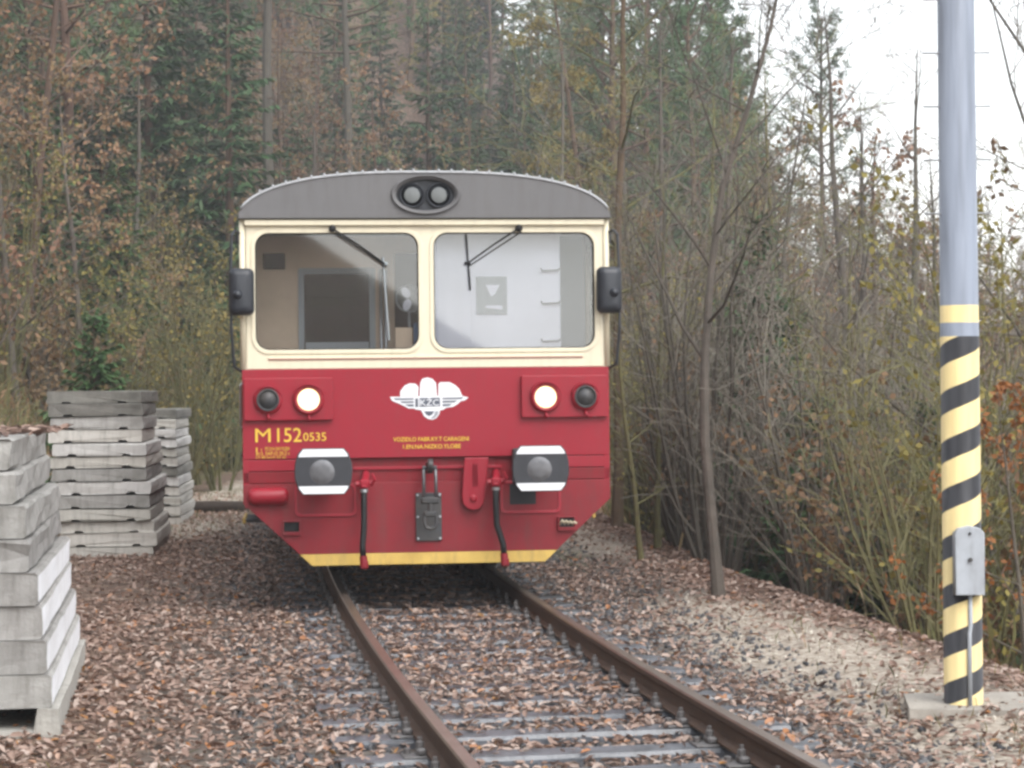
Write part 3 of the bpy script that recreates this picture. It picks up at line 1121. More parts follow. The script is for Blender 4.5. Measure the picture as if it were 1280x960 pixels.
# light clusters
for sx in (-1, 1):
    x0, x1 = sorted((sx * .785, sx * 1.515))
    cl = plate('light_cluster', [rrect(x0, x1, 1.455, 1.805, .012, 2)], 0.05, 'red_paint', CAR, -0.052, 0.006)
    for kind, cu_, r_ in (('headlight', sx * .985, .100), ('tail_lamp', sx * 1.318, .088)):
        ch = 1.625
        mb = MB()
        mb.lathe([(r_ + .030, 0), (r_ + .026, -.030), (r_ + .012, -.046), (r_ + .002, -.046), (r_ - .004, -.02)], (cu_, -0.052, ch), 'y', 32)
        rim = mb.build('lamp_rim', 'red_paint', cl, smooth=True)
        mb = MB()      # hood over the upper half
        n = 14
        for q in range(n + 1):
            a = R(18 + 144 * q / n)
            for (rr, yy) in ((r_ + .020, -.085), (r_ + .034, -.085), (r_ + .034, -.05), (r_ + .020, -.05)):
                mb.v.append((cu_ + rr * math.cos(a), yy - (.03 * math.sin(a) if yy < -.06 else 0), ch + rr * math.sin(a)))
        for q in range(n):
            for e in range(4):
                e2 = (e + 1) % 4
                mb.f.append((q * 4 + e, q * 4 + e2, q * 4 + 4 + e2, q * 4 + 4 + e))
                mb.m.append(0)
        mb.f += [(3, 2, 1, 0), (n * 4, n * 4 + 1, n * 4 + 2, n * 4 + 3)]
        mb.m += [0, 0]
        mb.build('lamp_hood', 'red_paint', cl, smooth=False)
        mb = MB()
        mb.lathe([(r_ * .66 if kind == 'headlight' else r_, -.086 if kind == 'headlight' else -.068), (r_ * (.6 if kind == 'headlight' else .7), -.088 if kind == 'headlight' else -.084), (r_ * .5, -.090), (0, -.094)], (cu_, 0, ch), 'y', 32)
        if kind == 'headlight':
            rg = MB()
            rg.lathe([(r_, -.066), (r_ * .85, -.076), (r_ * .66, -.0858), (r_ * .62, -.08)], (cu_, 0, ch), 'y', 32)
            rg.build('headlight_reflector', 'headlight_rim_glow', cl, smooth=True)
        mb.build(kind, 'headlight_glow' if kind == 'headlight' else 'lamp_dark_glass', cl, smooth=True)
        if kind == 'tail_lamp':
            mb = MB()
            mb.lathe([(r_ + .006, -.098), (r_ + .006, -.104), (r_ - .01, -.106), (r_ - .012, -.09)], (cu_, 0, ch), 'y', 32)
            mb.build('bezel', 'dark_metal', cl, smooth=True)
        mb = MB()
        mb.tube([(cu_ + .0, -.06, ch - r_ - .02), (cu_, -.085, ch - r_ - .05), (cu_ + .015, -.10, ch - r_ - .07)], .012, 8)
        mb.build('lamp_catch', 'red_paint', cl, smooth=True)

# buffers
BP = [(-.165, -.185), (.165, -.185), (.205, -.14), (.228, -.06), (.232, 0), (.228, .06), (.205, .14), (.165, .185), (-.165, .185), (-.205, .14), (-.228, .06),
      (-.232, 0), (-.228, -.06), (-.205, -.14)]
for sx in (-1, 1):
    cx, ch = sx * .875, 1.05
    mb = MB()
    mb.box((cx, -0.02, ch), (.34, .05, .30), ch=.01)
    mb.lathe([(.135, .0), (.135, -.30), (.125, -.32), (.115, -.32), (.105, -.33), (.105, -.55)], (cx, -.02, ch), 'y', 24)
    bf = mb.build('buffer', 'dark_metal', CAR, smooth=False)
    bp = plate('buffer_plate', [[(cx + a, ch + b) for a, b in BP]], 0.035, 'buffer_metal', bf, -0.605, 0.008)
    up_ = [(-.199, .118), (.199, .118), (.19, .14), (.16, .178), (-.16, .178), (-.19, .14)]
    for q in (1, -1):
        plate('white_band', [[(cx + a, ch + q * b) for a, b in (up_ if q > 0 else reversed(up_))]], 0.006, 'white_print', bf, -0.6105)
    mb = MB()
    mb.lathe([(.10, 0), (.09, -.004), (.05, -.007), (0, -.008)], (cx - .01, -0.605, ch - .005), 'y', 28)
    mb.build('worn_face', 'worn_steel', bf, smooth=True)

# draw hook and screw coupling
hp = plate('hook_plate', [rrect(-.108, .108, .44, .84, .01, 2)], 0.02, 'dark_metal', CAR, -0.022, 0.004, shear=apron_y)
mb = MB()
for x in (-.092, .092):
    for h in (.46, .64, .82):
        mb.lathe([(.011, 0), (.011, -.014), (0, -.016)], (x, -0.024 + apron_y(h), h), 'y', 6)
mb.build('bolt', 'steel', hp)
HK = [(-.02, 1.0), (-.30, 1.01), (-.36, 1.05), (-.37, 1.10), (-.33, 1.13), (-.30, 1.11), (-.31, 1.075), (-.27, 1.07), (-.23, 1.10), (-.02, 1.09)]
me = curve_mesh('draw_hook', [HK], 0.045, 0.008)
co = np.empty(len(me.vertices) * 3)
me.vertices.foreach_get('co', co)
co = co.reshape(-1, 3)
me.vertices.foreach_set('co', np.stack([co[:, 2], co[:, 0], co[:, 1]], 1).ravel())
me.materials.append(MATS['dark_metal'])
me.update()
hk = link('draw_hook', me, CAR)
mb = MB()
mb.lathe([(.018, -.06), (.018, .06)], (0, -.20, 1.05), 'x', 10)
for sx in (-1, 1):
    mb.tube([(sx * .048, -.20, 1.07), (sx * .05, -.215, .95), (sx * .05, -.225, .79)], .014, 8)
cp = mb.build('coupling_link', 'worn_steel', hk, smooth=True)
mb = MB()
mb.box((0, -.225, .785), (.15, .055, .055), ch=.012)
mb.tube([(0, -.225, .79), (0, -.235, .68)], .02, 8)
mb.box((0, -.237, .675), (.11, .05, .045), ch=.01)
mb.tube([(.05, -.237, .67), (.05, -.25, .60), (.035, -.252, .565), (0, -.252, .553), (-.035, -.252, .565), (-.05, -.25, .60), (-.05, -.237, .67)], .015, 8)
mb.build('coupling_screw', 'dark_metal', hk, smooth=False)

# rounded red lever plate beside the coupling
lv = plate('lever_plate', [[(.30, 1.128), (.275, .80), (.285, .745), (.32, .705), (.37, .692), (.42, .705), (.452, .745), (.462, .80), (.50, 1.128)]], 0.03, 'red_paint', CAR, -0.085, 0.006)
mb = MB()
mb.lathe([(.03, .0), (.03, -.012), (.015, -.022), (0, -.022)], (.37, -0.085, .79), 'y', 12)
mb.box((.385, -.04, .98), (.06, .09, .20), ch=.006)
mb.build('lever_pin', 'red_paint', lv)

# brake hoses with cocks
for (ux, tip) in ((-.535, -.555), (.552, .60)):
    mb = MB()
    mb.tube([(ux + .02, .04, 1.0), (ux + .01, -.07, .97), (ux, -.15, .93), (ux - .005, -.19, .885)], .032, 10)
    mb.tube([(ux - .07, -.16, .925), (ux + .07, -.16, .935)], .026, 8)
    mb.tube([(ux + .06, -.18, .93), (ux + .085, -.20, .96), (ux + .06, -.2, 1.01)], .012, 6)
    mb.box((ux, -.165, .93), (.085, .07, .065), ch=.014)
    ck = mb.build('brake_cock', 'red_paint', CAR, smooth=False)
    mb = MB()
    mb.lathe([(.034, 0), (.034, -.025)], (ux - .005, -.195, .885), 'z', 12)
    mb.build('hose_clamp', 'steel', ck)
    mb = MB()
    mx = (ux + tip) / 2 + (.0 if ux < 0 else -.03)
    mb.tube([(ux - .005, -.195, .875), (ux - .008, -.22, .75), (mx, -.25, .58), (tip - .004, -.275, .42), (tip, -.29, .33)], .026, 10)
    mb.build('brake_hose', 'rubber', ck, smooth=True)
    mb = MB()
    mb.tube([(tip, -.29, .345), (tip + .006, -.295, .26)], .033, 10)
    mb.box((tip + .008, -.30, .275), (.065, .05, .075), ch=.014)
    mb.build('hose_head', 'red_dark_paint', ck, smooth=False)

# mirrors
for sx in (-1, 1):
    br = MB()
    br.tube([(sx * 1.52, .03, 3.00), (sx * 1.575, -.04, 3.02), (sx * 1.60, -.09, 2.98), (sx * 1.61, -.10, 2.70), (sx * 1.61, -.10, 2.2), (sx * 1.59, -.05, 1.9), (sx * 1.53, .02, 1.86)], .012, 8)
    br.box((sx * 1.535, .03, 2.97), (.06, .05, .10), ch=.01)
    mi = br.build('mirror', 'black_plastic', CAR, smooth=False)
    mb = MB()
    # housing: rounded shell bulging towards the front
    prof = [(-.0, 1.0), (-.035, .98), (-.065, .90), (-.085, .72), (-.095, .4)]
    out = rrect(-.105, .105, -.195, .195, .05, 5)
    for yy, k_ in prof:
        for (a, b) in out:
            mb.v.append((sx * 1.525 + a * k_, -.085 + yy, 2.515 + b * (k_ * .5 + .5 if k_ < 1 else 1)))
    no = len(out)
    for i in range(len(prof) - 1):
        for q in range(no):
            mb.f.append((i * no + q, i * no + (q + 1) % no, (i + 1) * no + (q + 1) % no, (i + 1) * no + q))
            mb.m.append(0)
    mb.f += [tuple(reversed(range(no))), tuple(range((len(prof) - 1) * no, len(prof) * no))]
    mb.m += [0, 0]
    mb.build('mirror_housing', 'black_plastic', mi, smooth=True)
    mb = MB()
    mb.lathe([(.04, 0.0), (.038, -.02), (.02, -.04), (0, -.045)], (sx * 1.555, -.17, 2.49), 'y', 14)
    mb.build('mirror_knuckle', 'black_plastic', mi, smooth=True)

# emblem: winged wheel with three white plumes
EU, EH, EK = 0.015, 1.622, 0.65 / 1055.0        # traced emblem units to metres


def em(pts):
    q = [(EU + (x - 620) * EK, EH - (y - 375) * EK) for x, y in pts]
    area = sum(q[i][0] * q[(i + 1) % len(q)][1] - q[(i + 1) % len(q)][0] * q[i][1] for i in range(len(q)))
    return q if area > 0 else list(reversed(q))


E = plate('emblem', [em([(90, 345), (420, 350), (500, 338), (735, 338), (790, 350), (1080, 345), (1155, 365), (1100, 405), (1050, 412), (1010, 450), (945, 488), (850, 502), (805, 528),
                        (765, 535), (755, 585), (715, 640), (660, 662), (600, 648), (550, 612), (510, 530), (440, 520), (410, 505), (340, 505), (270, 465), (195, 430), (120, 400)])], 0.003,
          'white_print', CAR, -0.0075)
for pl in ([(228, 345), (232, 270), (290, 195), (360, 165), (440, 172), (478, 215), (470, 345)],
           [(492, 345), (500, 170), (530, 105), (600, 88), (670, 110), (715, 165), (728, 345)],
           [(745, 345), (748, 180), (770, 155), (900, 155), (975, 195), (1030, 250), (1070, 345)]):
    plate('plume', [em(pl)], 0.003, 'white_print', E, -0.0078)
for fb in ([(140, 365), (410, 368), (410, 388), (165, 388)], [(222, 408), (410, 408), (410, 430), (260, 430)], [(290, 450), (410, 450), (410, 478), (345, 478)],
           [(800, 368), (1085, 362), (1060, 384), (800, 388)], [(800, 408), (1000, 405), (960, 430), (800, 432)], [(800, 452), (930, 450), (890, 475), (800, 480)],
           [(432, 372), (470, 368), (470, 485), (432, 488)], [(490, 365), (765, 362), (768, 480), (490, 485)],
           ):
    plate('feather', [em(fb)], 0.002, 'slate_print', E, -0.0100)
plate('wheel_arc', [em([(548, 545), (690, 545), (660, 590), (618, 612), (578, 590)])], 0.002, 'slate_print', E, -0.0100)
plate('wheel_tread', [em([(700, 545), (745, 545), (735, 590), (700, 632), (655, 648), (640, 640), (685, 600)])], 0.002, 'grey_print', E, -0.0100)
lettering('emblem_lettering', 'KŽC', EU + (500 - 620) * EK, EH - (470 - 375) * EK, .075, 'white_print', E, -0.0120, width=.155, bold=0.004)

# lettering
lettering('class_letter', 'M', -1.425, 1.277, .165, 'yellow_print', CAR, -0.0075, width=.125, bold=0.0)
lettering('number_lettering', '152', -1.245, 1.277, .165, 'yellow_print', CAR, -0.0075, width=.20, bold=0.004)
lettering('number_lettering', '0535', -1.032, 1.283, .098, 'yellow_print', CAR, -0.0075, width=.19, bold=0.004)
yl = [('1:', 1.195, .055, .05), ('PZ 23,9t DKV PLZEN', 1.208, .038, .20), ('Br.v. SAP-O 20,2 t', 1.168, .044, .275), ('LV 80 km/h 55 os.', 1.142, .030, .25)]
for tx, h, sz, wd in yl:
    lettering('data_lettering', tx, -1.42 + (.075 if wd == .20 else 0), h, sz, 'yellow_print', CAR, -0.0075, width=wd)
lettering('notice_lettering', 'VOZIDLO FABR.KY.T CARAGENI', 0.03, 1.268, .050, 'yellow_print', CAR, -0.0075, width=.63, align='CENTER', bold=0.006)
lettering('notice_lettering', '1.EN.NA.NIZKO.YLOBE', 0.03, 1.207, .050, 'yellow_print', CAR, -0.0075, width=.48, align='CENTER', bold=0.006)

# ---- inside of the cab
def slab(name, x0, x1, y0, y1, z0, z1, m, parent=CAR, ch=0.0):
    b_ = MB()
    b_.box(((x0 + x1) / 2, (y0 + y1) / 2, (z0 + z1) / 2), (x1 - x0, y1 - y0, z1 - z0), ch=ch)
    return b_.build(name, m, parent)


slab('floor', -1.47, 1.47, .075, LEN - .07, 1.08, 1.13, 'floor_lino')
slab('ceiling', -1.47, 1.47, .07, LEN - .07, 3.06, 3.09, 'cab_ceiling')
slab('driver_desk', -1.46, 1.46, .09, .235, 1.14, 1.93, 'cab_dark', ch=.02)
pt = plate('cab_partition', [[(-1.46, 1.14), (.08, 1.14), (.08, 3.05), (-1.46, 3.05)], rrect(-1.03, -.42, 1.95, 2.74, .02, 2), rrect(-.22, .06, 1.2, 2.9, .02, 2)], 0.03, 'tan_panel', CAR, .95)
fr_ = plate('partition_window_frame', [rrect(-1.06, -.39, 1.92, 2.77, .02, 2), rrect(-1.01, -.44, 1.97, 2.72, .02, 2)], 0.03, 'cab_frame', pt, .93)
plate('partition_window', [rrect(-1.02, -.43, 1.96, 2.73, .02, 2)], 0.006, 'shade_tint_glass', pt, .96)
plate('doorway_shade', [rrect(-.23, .07, 1.19, 2.91, .02, 2)], 0.02, 'cab_dark', pt, .985)  # dark sheet across the open doorway, painted shade of the interior beyond
slab('seat_back', -1.0, -.45, 0.88, .93, 1.95, 2.12, 'cab_frame', pt)
slab('wall_speaker', -1.36, -1.17, 0.90, .949, 2.76, 2.9, 'cab_dark', pt, .008)
mb = MB()
mb.tube([(-.34, .90, 1.14), (-.34, .90, 2.75)], .014, 8)
mb.tube([(-.30, .90, 1.14), (-.30, .90, 2.75)], .014, 8)
mb.build('grab_pole', 'steel', pt, smooth=True)
mb = MB()
mb.lathe([(.115, .0), (.122, -.008), (.115, -.016), (.108, -.008), (.115, 0)], (-.115, .50, 2.48), 'y', 28)
for q in range(3):
    a = R(90 + 120 * q)
    mb.tube([(-.115, .50, 2.48), (-.115 + .11 * math.cos(a), .495, 2.48 + .11 * math.sin(a))], .004, 4)
mb.tube([(-.115, .53, 2.37), (-.115, .5, 2.0), (-.115, .2, 1.92)], .012, 8)
fan = mb.build('cab_fan', 'cab_frame', CAR, smooth=True)
for a0 in (120, 250):
    pts = ellipse(0, 0, .052, .036, 14)
    ca, sa = math.cos(R(a0)), math.sin(R(a0))
    plate('fan_blade', [[(-.115 + .058 * ca + x * ca - z * sa, 2.48 + .058 * sa + x * sa + z * ca) for x, z in pts]], 0.006, 'white_panel', fan, .485)
slab('document_box', -.26, -.11, .11, .22, 1.93, 2.22, 'tan_panel', CAR, .006)
slab('blue_binder', -.10, -.03, .11, .22, 1.93, 2.26, 'blue_plastic', CAR, .006)
# pale cupboard wall behind the other windscreen, with a notice and three coat hooks
wp = slab('cab_cupboard', .10, 1.16, .26, .34, 1.20, 3.04, 'white_panel', CAR, .01)
slab('cupboard_side', .085, .098, .24, .94, 1.20, 3.04, 'white_panel', wp)
slab('cupboard_door', .40, 1.15, .252, .259, 1.96, 3.02, 'white_panel', wp)
no = slab('notice_board', .44, .70, .240, .249, 2.33, 2.65, 'cab_frame', wp)
plate('notice_print', [[(.52, 2.58), (.64, 2.58), (.60, 2.50), (.565, 2.48)]], 0.003, 'white_panel', no, .236)
plate('notice_print', [[(.52, 2.385), (.66, 2.37), (.66, 2.405), (.52, 2.405)]], 0.003, 'white_panel', no, .236)
for h in (2.70, 2.42, 2.10):
    mb = MB()
    mb.tube([(1.15, .25, h + .015), (1.14, .22, h), (1.0, .22, h - .005), (.99, .22, h + .02)], .007, 6)
    mb.build('coat_hook', 'cab_dark', wp, smooth=True)
slab('cab_side_wall', 1.20, 1.46, .9, .93, 1.2, 3.04, 'cab_frame')

# rear end, frame, running gear
plate('rear_panel', [rrect(-HALF, HALF, .80, 1.8765, .01, 2)], 0.05, 'red_paint', CAR, LEN - .05, 0.004)
plate('rear_window_band', [rrect(-HALF, HALF, 1.878, 3.119, .01, 2), rrect(-1.4, -.1, 2.02, 2.95, .12), rrect(.1, 1.4, 2.02, 2.95, .12)], 0.05, 'cream_paint', CAR, LEN - .05, 0.004)
for w in ((-1.4, -.1), (.1, 1.4)):
    plate('rear_window', [rrect(w[0] + .003, w[1] - .003, 2.023, 2.947, .118)], 0.008, 'side_glass', CAR, LEN - .03)
slab('underframe', -1.20, 1.20, .10, LEN - .1, .86, 1.07, 'under_metal')
slab('underframe_box', -1.30, 1.30, 4.6, 8.6, .42, .855, 'under_metal', CAR, .03)
slab('apron_back', -1.0, 1.0, .02, .10, .45, .85, 'under_metal')
for yy in (2.6, 10.1):
    mb = MB()
    mb.lathe([(.07, -.95), (.07, .95)], (0, yy, .42), 'x', 16)
    ax = mb.build('wheelset', 'under_metal', CAR, smooth=True)
    for sx in (-1, 1):
        mb = MB()
        mb.lathe([(.10, -.02), (.13, -.01), (.34, .0), (.36, -.05), (.455, -.05), (.455, -.035), (.42, -.02), (.42, .08), (.36, .085), (.34, .03), (.12, .05), (.1, .06)],
                 (0, 0, 0), 'x', 32)
        if sx < 0:
            mb.v = [(-a, b, c) for a, b, c in mb.v]
            mb.f = [tuple(reversed(f)) for f in mb.f]
        mb.v = [(a + sx * .715, b + yy, c + .42) for a, b, c in mb.v]
        mb.build('wheel', 'under_metal', ax, smooth=True)
    for sx in (-1, 1):
        mb = MB()
        mb.box((sx * .98, yy, .45), (.16, .30, .28), ch=.03)
        for q in range(5):
            mb.tube([(sx * .98, yy - .7 + .06 * q, .80), (sx * .98, yy, .60 + .025 * q), (sx * .98, yy + .7 - .06 * q, .80)], .022, 6)
        mb.build('leaf_spring', 'under_metal', CAR)

# ------------------------------------------------------------------ stacked concrete
mat('concrete_grey', (0.36, 0.35, 0.335), 0.85, grime=0.5, var=0.75, scale=3.5, col2=(0.15, 0.145, 0.13), bump=0.35, bscale=30, objrand=0.16)
mat('concrete_pale', (0.46, 0.445, 0.41), 0.85, grime=0.55, var=0.6, scale=3.0, col2=(0.33, 0.31, 0.275), bump=0.3, bscale=30, objrand=0.14)
mat('concrete_white', (0.56, 0.55, 0.53), 0.8, grime=0.5, var=0.7, scale=3.2, col2=(0.36, 0.35, 0.34), bump=0.2, bscale=24)
mat('limewash', (0.78, 0.79, 0.82), 0.8, grime=0.25, var=0.45, scale=1.6, col2=(0.58, 0.57, 0.56), bump=0.2, bscale=24)
mat('concrete_dark', (0.22, 0.21, 0.19), 0.9, var=0.7, scale=3.5, col2=(0.07, 0.07, 0.06), bump=0.4, bscale=26, objrand=0.15)
rnd = random.Random(21)


def beam_mesh(name, w, l, h, material, prof=None, jag=0.008, nl=7, side_mat=None):
    """a cast concrete member lying along y: closed profile in x/z swept in short uneven steps"""
    c = 0.018
    if prof is None:
        prof = [(-w / 2 + c, 0), (w / 2 - c, 0), (w / 2, c), (w / 2, h * .5), (w / 2, h - c), (w / 2 - c, h), (0, h), (-w / 2 + c, h), (-w / 2, h - c), (-w / 2, c)]
    mb = MB()
    for i in range(nl):
        y = l * i / (nl - 1)
        k = 0.985 if i in (0, nl - 1) else 1.0
        for (x, z) in prof:
            mb.v.append((x * k + rnd.uniform(-jag, jag), y + rnd.uniform(-jag, jag) * 1.5, max(0, (z - h / 2) * k + h / 2 + rnd.uniform(-jag, jag) * .6)))
    m_ = len(prof)
    for i in range(nl - 1):
        for q in range(m_):
            q2 = (q + 1) % m_
            mb.f.append((i * m_ + q, i * m_ + q2, (i + 1) * m_ + q2, (i + 1) * m_ + q))
            mb.m.append(1 if side_mat and prof[q][0] > w * .47 and prof[q2][0] > w * .47 else 0)
    mb.f.append(tuple(reversed(range(m_))))
    mb.f.append(tuple(range((nl - 1) * m_, nl * m_)))
    mb.m += [0, 0]
    return mb.mesh(name, [material, side_mat] if side_mat else material)


ORD = ['top', 'second', 'third', 'fourth', 'fifth', 'sixth', 'seventh', 'eighth', 'ninth', 'tenth', 'eleventh', 'twelfth', 'thirteenth', 'fourteenth']


def lie(o, t, y_front):
    """place along the track line at offset t, front end at depth y_front"""
    s = (y_front - P0[1])
    for _ in range(4):
        p, h = track(s)
        s += (y_front - (p[1] + t * math.sin(h)))
    p, h = track(s)
    return p[0] + t * math.cos(h), p[1] + t * math.sin(h), h


# near stack: nine long beams, the lowest a trough, the four upper ones rough and set back
base_z = None
x0, y0, h0 = lie(None, -2.70, 11.45)
hb = h0
d_ = Vector((-math.sin(hb), math.cos(hb), 0))
r_ = Vector((math.cos(hb), math.sin(hb), 0))
org = Vector((x0, y0, 0))
zb = min(gz(*(org + d_ * q - r_ * w_)[:2]) for q in (0, 1.5, 3) for w_ in (0, .4)) - .03
W = 0.50
HN = [0.187, 0.184, 0.19, 0.182, 0.184, 0.19, 0.188, 0.186, 0.19]
LAB = ['long flat grey concrete beam topmost on the nearest stack, dead leaves on it', 'weathered grey concrete beam second from the top of the beam stack',
       'weathered grey concrete beam third from the top of the beam stack', 'rough grey concrete beam just above the white sided beams',
       'grey concrete beam with white side, just under the rough grey beams', 'second white sided concrete beam below the rough grey beams',
       'third white sided concrete beam below the rough grey beams', 'lowest white sided concrete beam, lying on the concrete trough',
       'grey U-shaped concrete trough at the bottom of the beam stack']
SHIFT = [0.245, 0.215, 0.155, 0.14, 0.095, 0.075, 0.05, 0.025, -0.015]       # right face set back from the base line
FWD = [0.16, 0.13, 0.08, 0.05, 0.03, 0.05, 0.03, 0.02, 0.0]
LEN_ = 3.15
z = zb
for i in range(8, -1, -1):
    hh = HN[i]
    if i == 8:
        tw, th_ = W / 2, 0.10
        prof = [(-tw, 0), (tw - .02, 0), (tw, .02), (tw, hh), (tw - th_ - .02, hh), (tw - th_ - .04, .07), (-tw + th_ + .04, .07), (-tw + th_ + .02, hh), (-tw, hh)]
        me = beam_mesh('concrete_trough', W, LEN_ + .1, hh, 'concrete_pale', prof, .005)
    else:
        m_ = 'concrete_grey'
        me = beam_mesh('concrete_beam', W, LEN_ + rnd.uniform(-.06, .06), hh - (.002 if 4 <= i <= 7 else .006), m_, None, .003 if 4 <= i <= 7 else .011, 9, 'limewash' if 4 <= i <= 7 else None)
    p = org - r_ * (SHIFT[i] + W / 2) + d_ * FWD[i]
    o = link('concrete_trough' if i == 8 else 'concrete_beam', me, None, (p.x, p.y, z), (rnd.uniform(-.003, .003), 0, hb + rnd.uniform(-.006, .006)))
    tag(o, LAB[i], 'concrete beam' if i < 8 else 'concrete trough', 'concrete members of the beam stack' if i < 8 else None)
    # second column of beams behind the first so that the stack is as deep as in the photograph
    if i < 8:
        me2 = beam_mesh('concrete_beam', .48, LEN_ - .05, hh - .006, 'concrete_grey', None, .01, 7)
        q = p - r_ * .53 + d_ * rnd.uniform(-.05, .1)
        o2 = link('concrete_beam', me2, None, (q.x, q.y, z), (0, 0, hb))
        tag(o2, 'grey concrete beam in the back row of the beam stack, %s from its top' % ORD[i], 'concrete beam', 'back row of the beam stack')
    else:
        me2 = beam_mesh('concrete_beam', .48, LEN_, hh, 'concrete_grey', None, .008, 7)
        q = p - r_ * .53
        o2 = link('concrete_beam', me2, None, (q.x, q.y, z), (0, 0, hb))
        tag(o2, 'grey concrete beam lying on the ground beside the concrete trough', 'concrete beam', 'back row of the beam stack')
    z += hh
top_near = (org - r_ * .5, z)


def leaves_on(name, centre, dx, dy, zt, n, hd, label, seed):
    r2 = np.random.RandomState(seed)
    a, b = r2.uniform(-dx, dx, n), r2.uniform(-dy, dy, n)
    rr, dd = np.array([math.cos(hd), math.sin(hd)]), np.array([-math.sin(hd), math.cos(hd)])
    P = np.array([centre[0], centre[1]]) + a[:, None] * rr + b[:, None] * dd
    L = r2.uniform(.06, .11, n)
    me = scatter_mesh(name, LEAF_V, LEAF_F, np.column_stack([P, zt + r2.uniform(0.004, .02, n)]), rot_mats(r2, n, .35),
                      np.stack([L, L, L], 1), r2.beta(2, 3, n) * .8, 'dead_leaf', .1, r2)
    tag(link(name, me), label, 'leaves', kind='stuff')


ctr = org - r_ * .55 + d_ * 1.85
leaves_on('stack_leaves', ctr, .48, 1.4, z, 420, hb, 'dead brown leaves lying on top of the nearest beam stack', 8)

# far stacks: flat slabs with notched undersides


def slab_profile(w, h):
    a = w * .30
    return [(-w / 2 + .01, .0), (-a - .05, 0), (-a - .03, .025), (-a + .05, .025), (-a + .07, 0), (a - .07, 0), (a - .05, .025), (a + .03, .025), (a + .05, 0), (w / 2 - .01, 0),
            (w / 2, .015), (w / 2, h * .5), (w / 2 - .004, h - .012), (w / 2 - .02, h), (-w / 2 + .02, h), (-w / 2 + .004, h - .012), (-w / 2, h * .5), (-w / 2, .015)]


def slab_stack(t, yf, n, w, l, hh, where, lean, seed, mats_, ztop=None):
    global rnd
    rnd = random.Random(seed)
    x, y, hd = lie(None, t, yf)
    d = Vector((-math.sin(hd), math.cos(hd), 0))
    r = Vector((math.cos(hd), math.sin(hd), 0))
    og = Vector((x, y, 0))
    z = min(gz(*(og + d * a - r * b)[:2]) for a in (0, l) for b in (0, w)) - .02
    for i in range(n):
        q = n - 1 - i                 # 0 = top
        m_ = mats_(q)
        h_ = hh * rnd.uniform(.93, 1.07)
        gap = rnd.uniform(.004, .016)
        ww, ll = w * rnd.uniform(.97, 1.02), l * rnd.uniform(.97, 1.03)
        me = beam_mesh('concrete_slab', ww, ll, h_ - gap, m_, slab_profile(ww, h_ - gap), .007, 7)
        p = og - r * (w / 2 + lean * i / n + rnd.uniform(-.022, .022)) + d * rnd.uniform(-.05, .05)
        o = link('concrete_slab', me, None, (p.x, p.y, z), (rnd.uniform(-.004, .004), rnd.uniform(-.004, .004), hd + rnd.uniform(-.012, .012)))
        tag(o, '%s concrete slab, %s in the %s' % ({'concrete_grey': 'grey', 'concrete_pale': 'pale grey', 'concrete_dark': 'dark mossy', 'concrete_white': 'whitish'}[m_],
                                                   ORD[q] if q == 0 else ORD[q] + ' from the top', where), 'concrete slab', 'concrete slabs of the ' + where)
        z += h_
    return og, r, d, z


def m_mid(q):
    return 'concrete_dark' if q in (0, 1) else ('concrete_white' if q in (4, 7) else ('concrete_pale' if q % 2 or q > 8 else 'concrete_grey'))


slab_stack(-2.72, 24.6, 13, 1.12, 2.4, .150, 'middle stack of flat slabs', .16, 4, m_mid)
slab_stack(-2.85, 30.5, 12, 1.0, 2.4, .146, 'farthest stack of flat slabs', .10, 6, lambda q: 'concrete_white' if q in (2, 3, 7) else ('concrete_dark' if q in (0, 6) else 'concrete_pale'))

# dark log lying by the farthest stack
mat('bark_dark', (0.045, 0.032, 0.024), 0.9, var=0.6, scale=8, bump=0.5, bscale=20)
mat('end_grain', (0.12, 0.085, 0.05), 0.8)
lx, ly, lh = lie(None, -2.75, 33.6)
mb = MB()
mb.tube([(0, 0, .1), (.3, .05, .11), (.75, .08, .10), (1.15, .05, .09)], [.105, .1, .1, .09], 10)
lg = mb.build('log', 'bark_dark', None, (lx - .35, ly, gz(lx, ly) - .01), (0, 0, .1), smooth=True)
tag(lg, 'short dark log lying on the ground past the farthest slab stack', 'log')

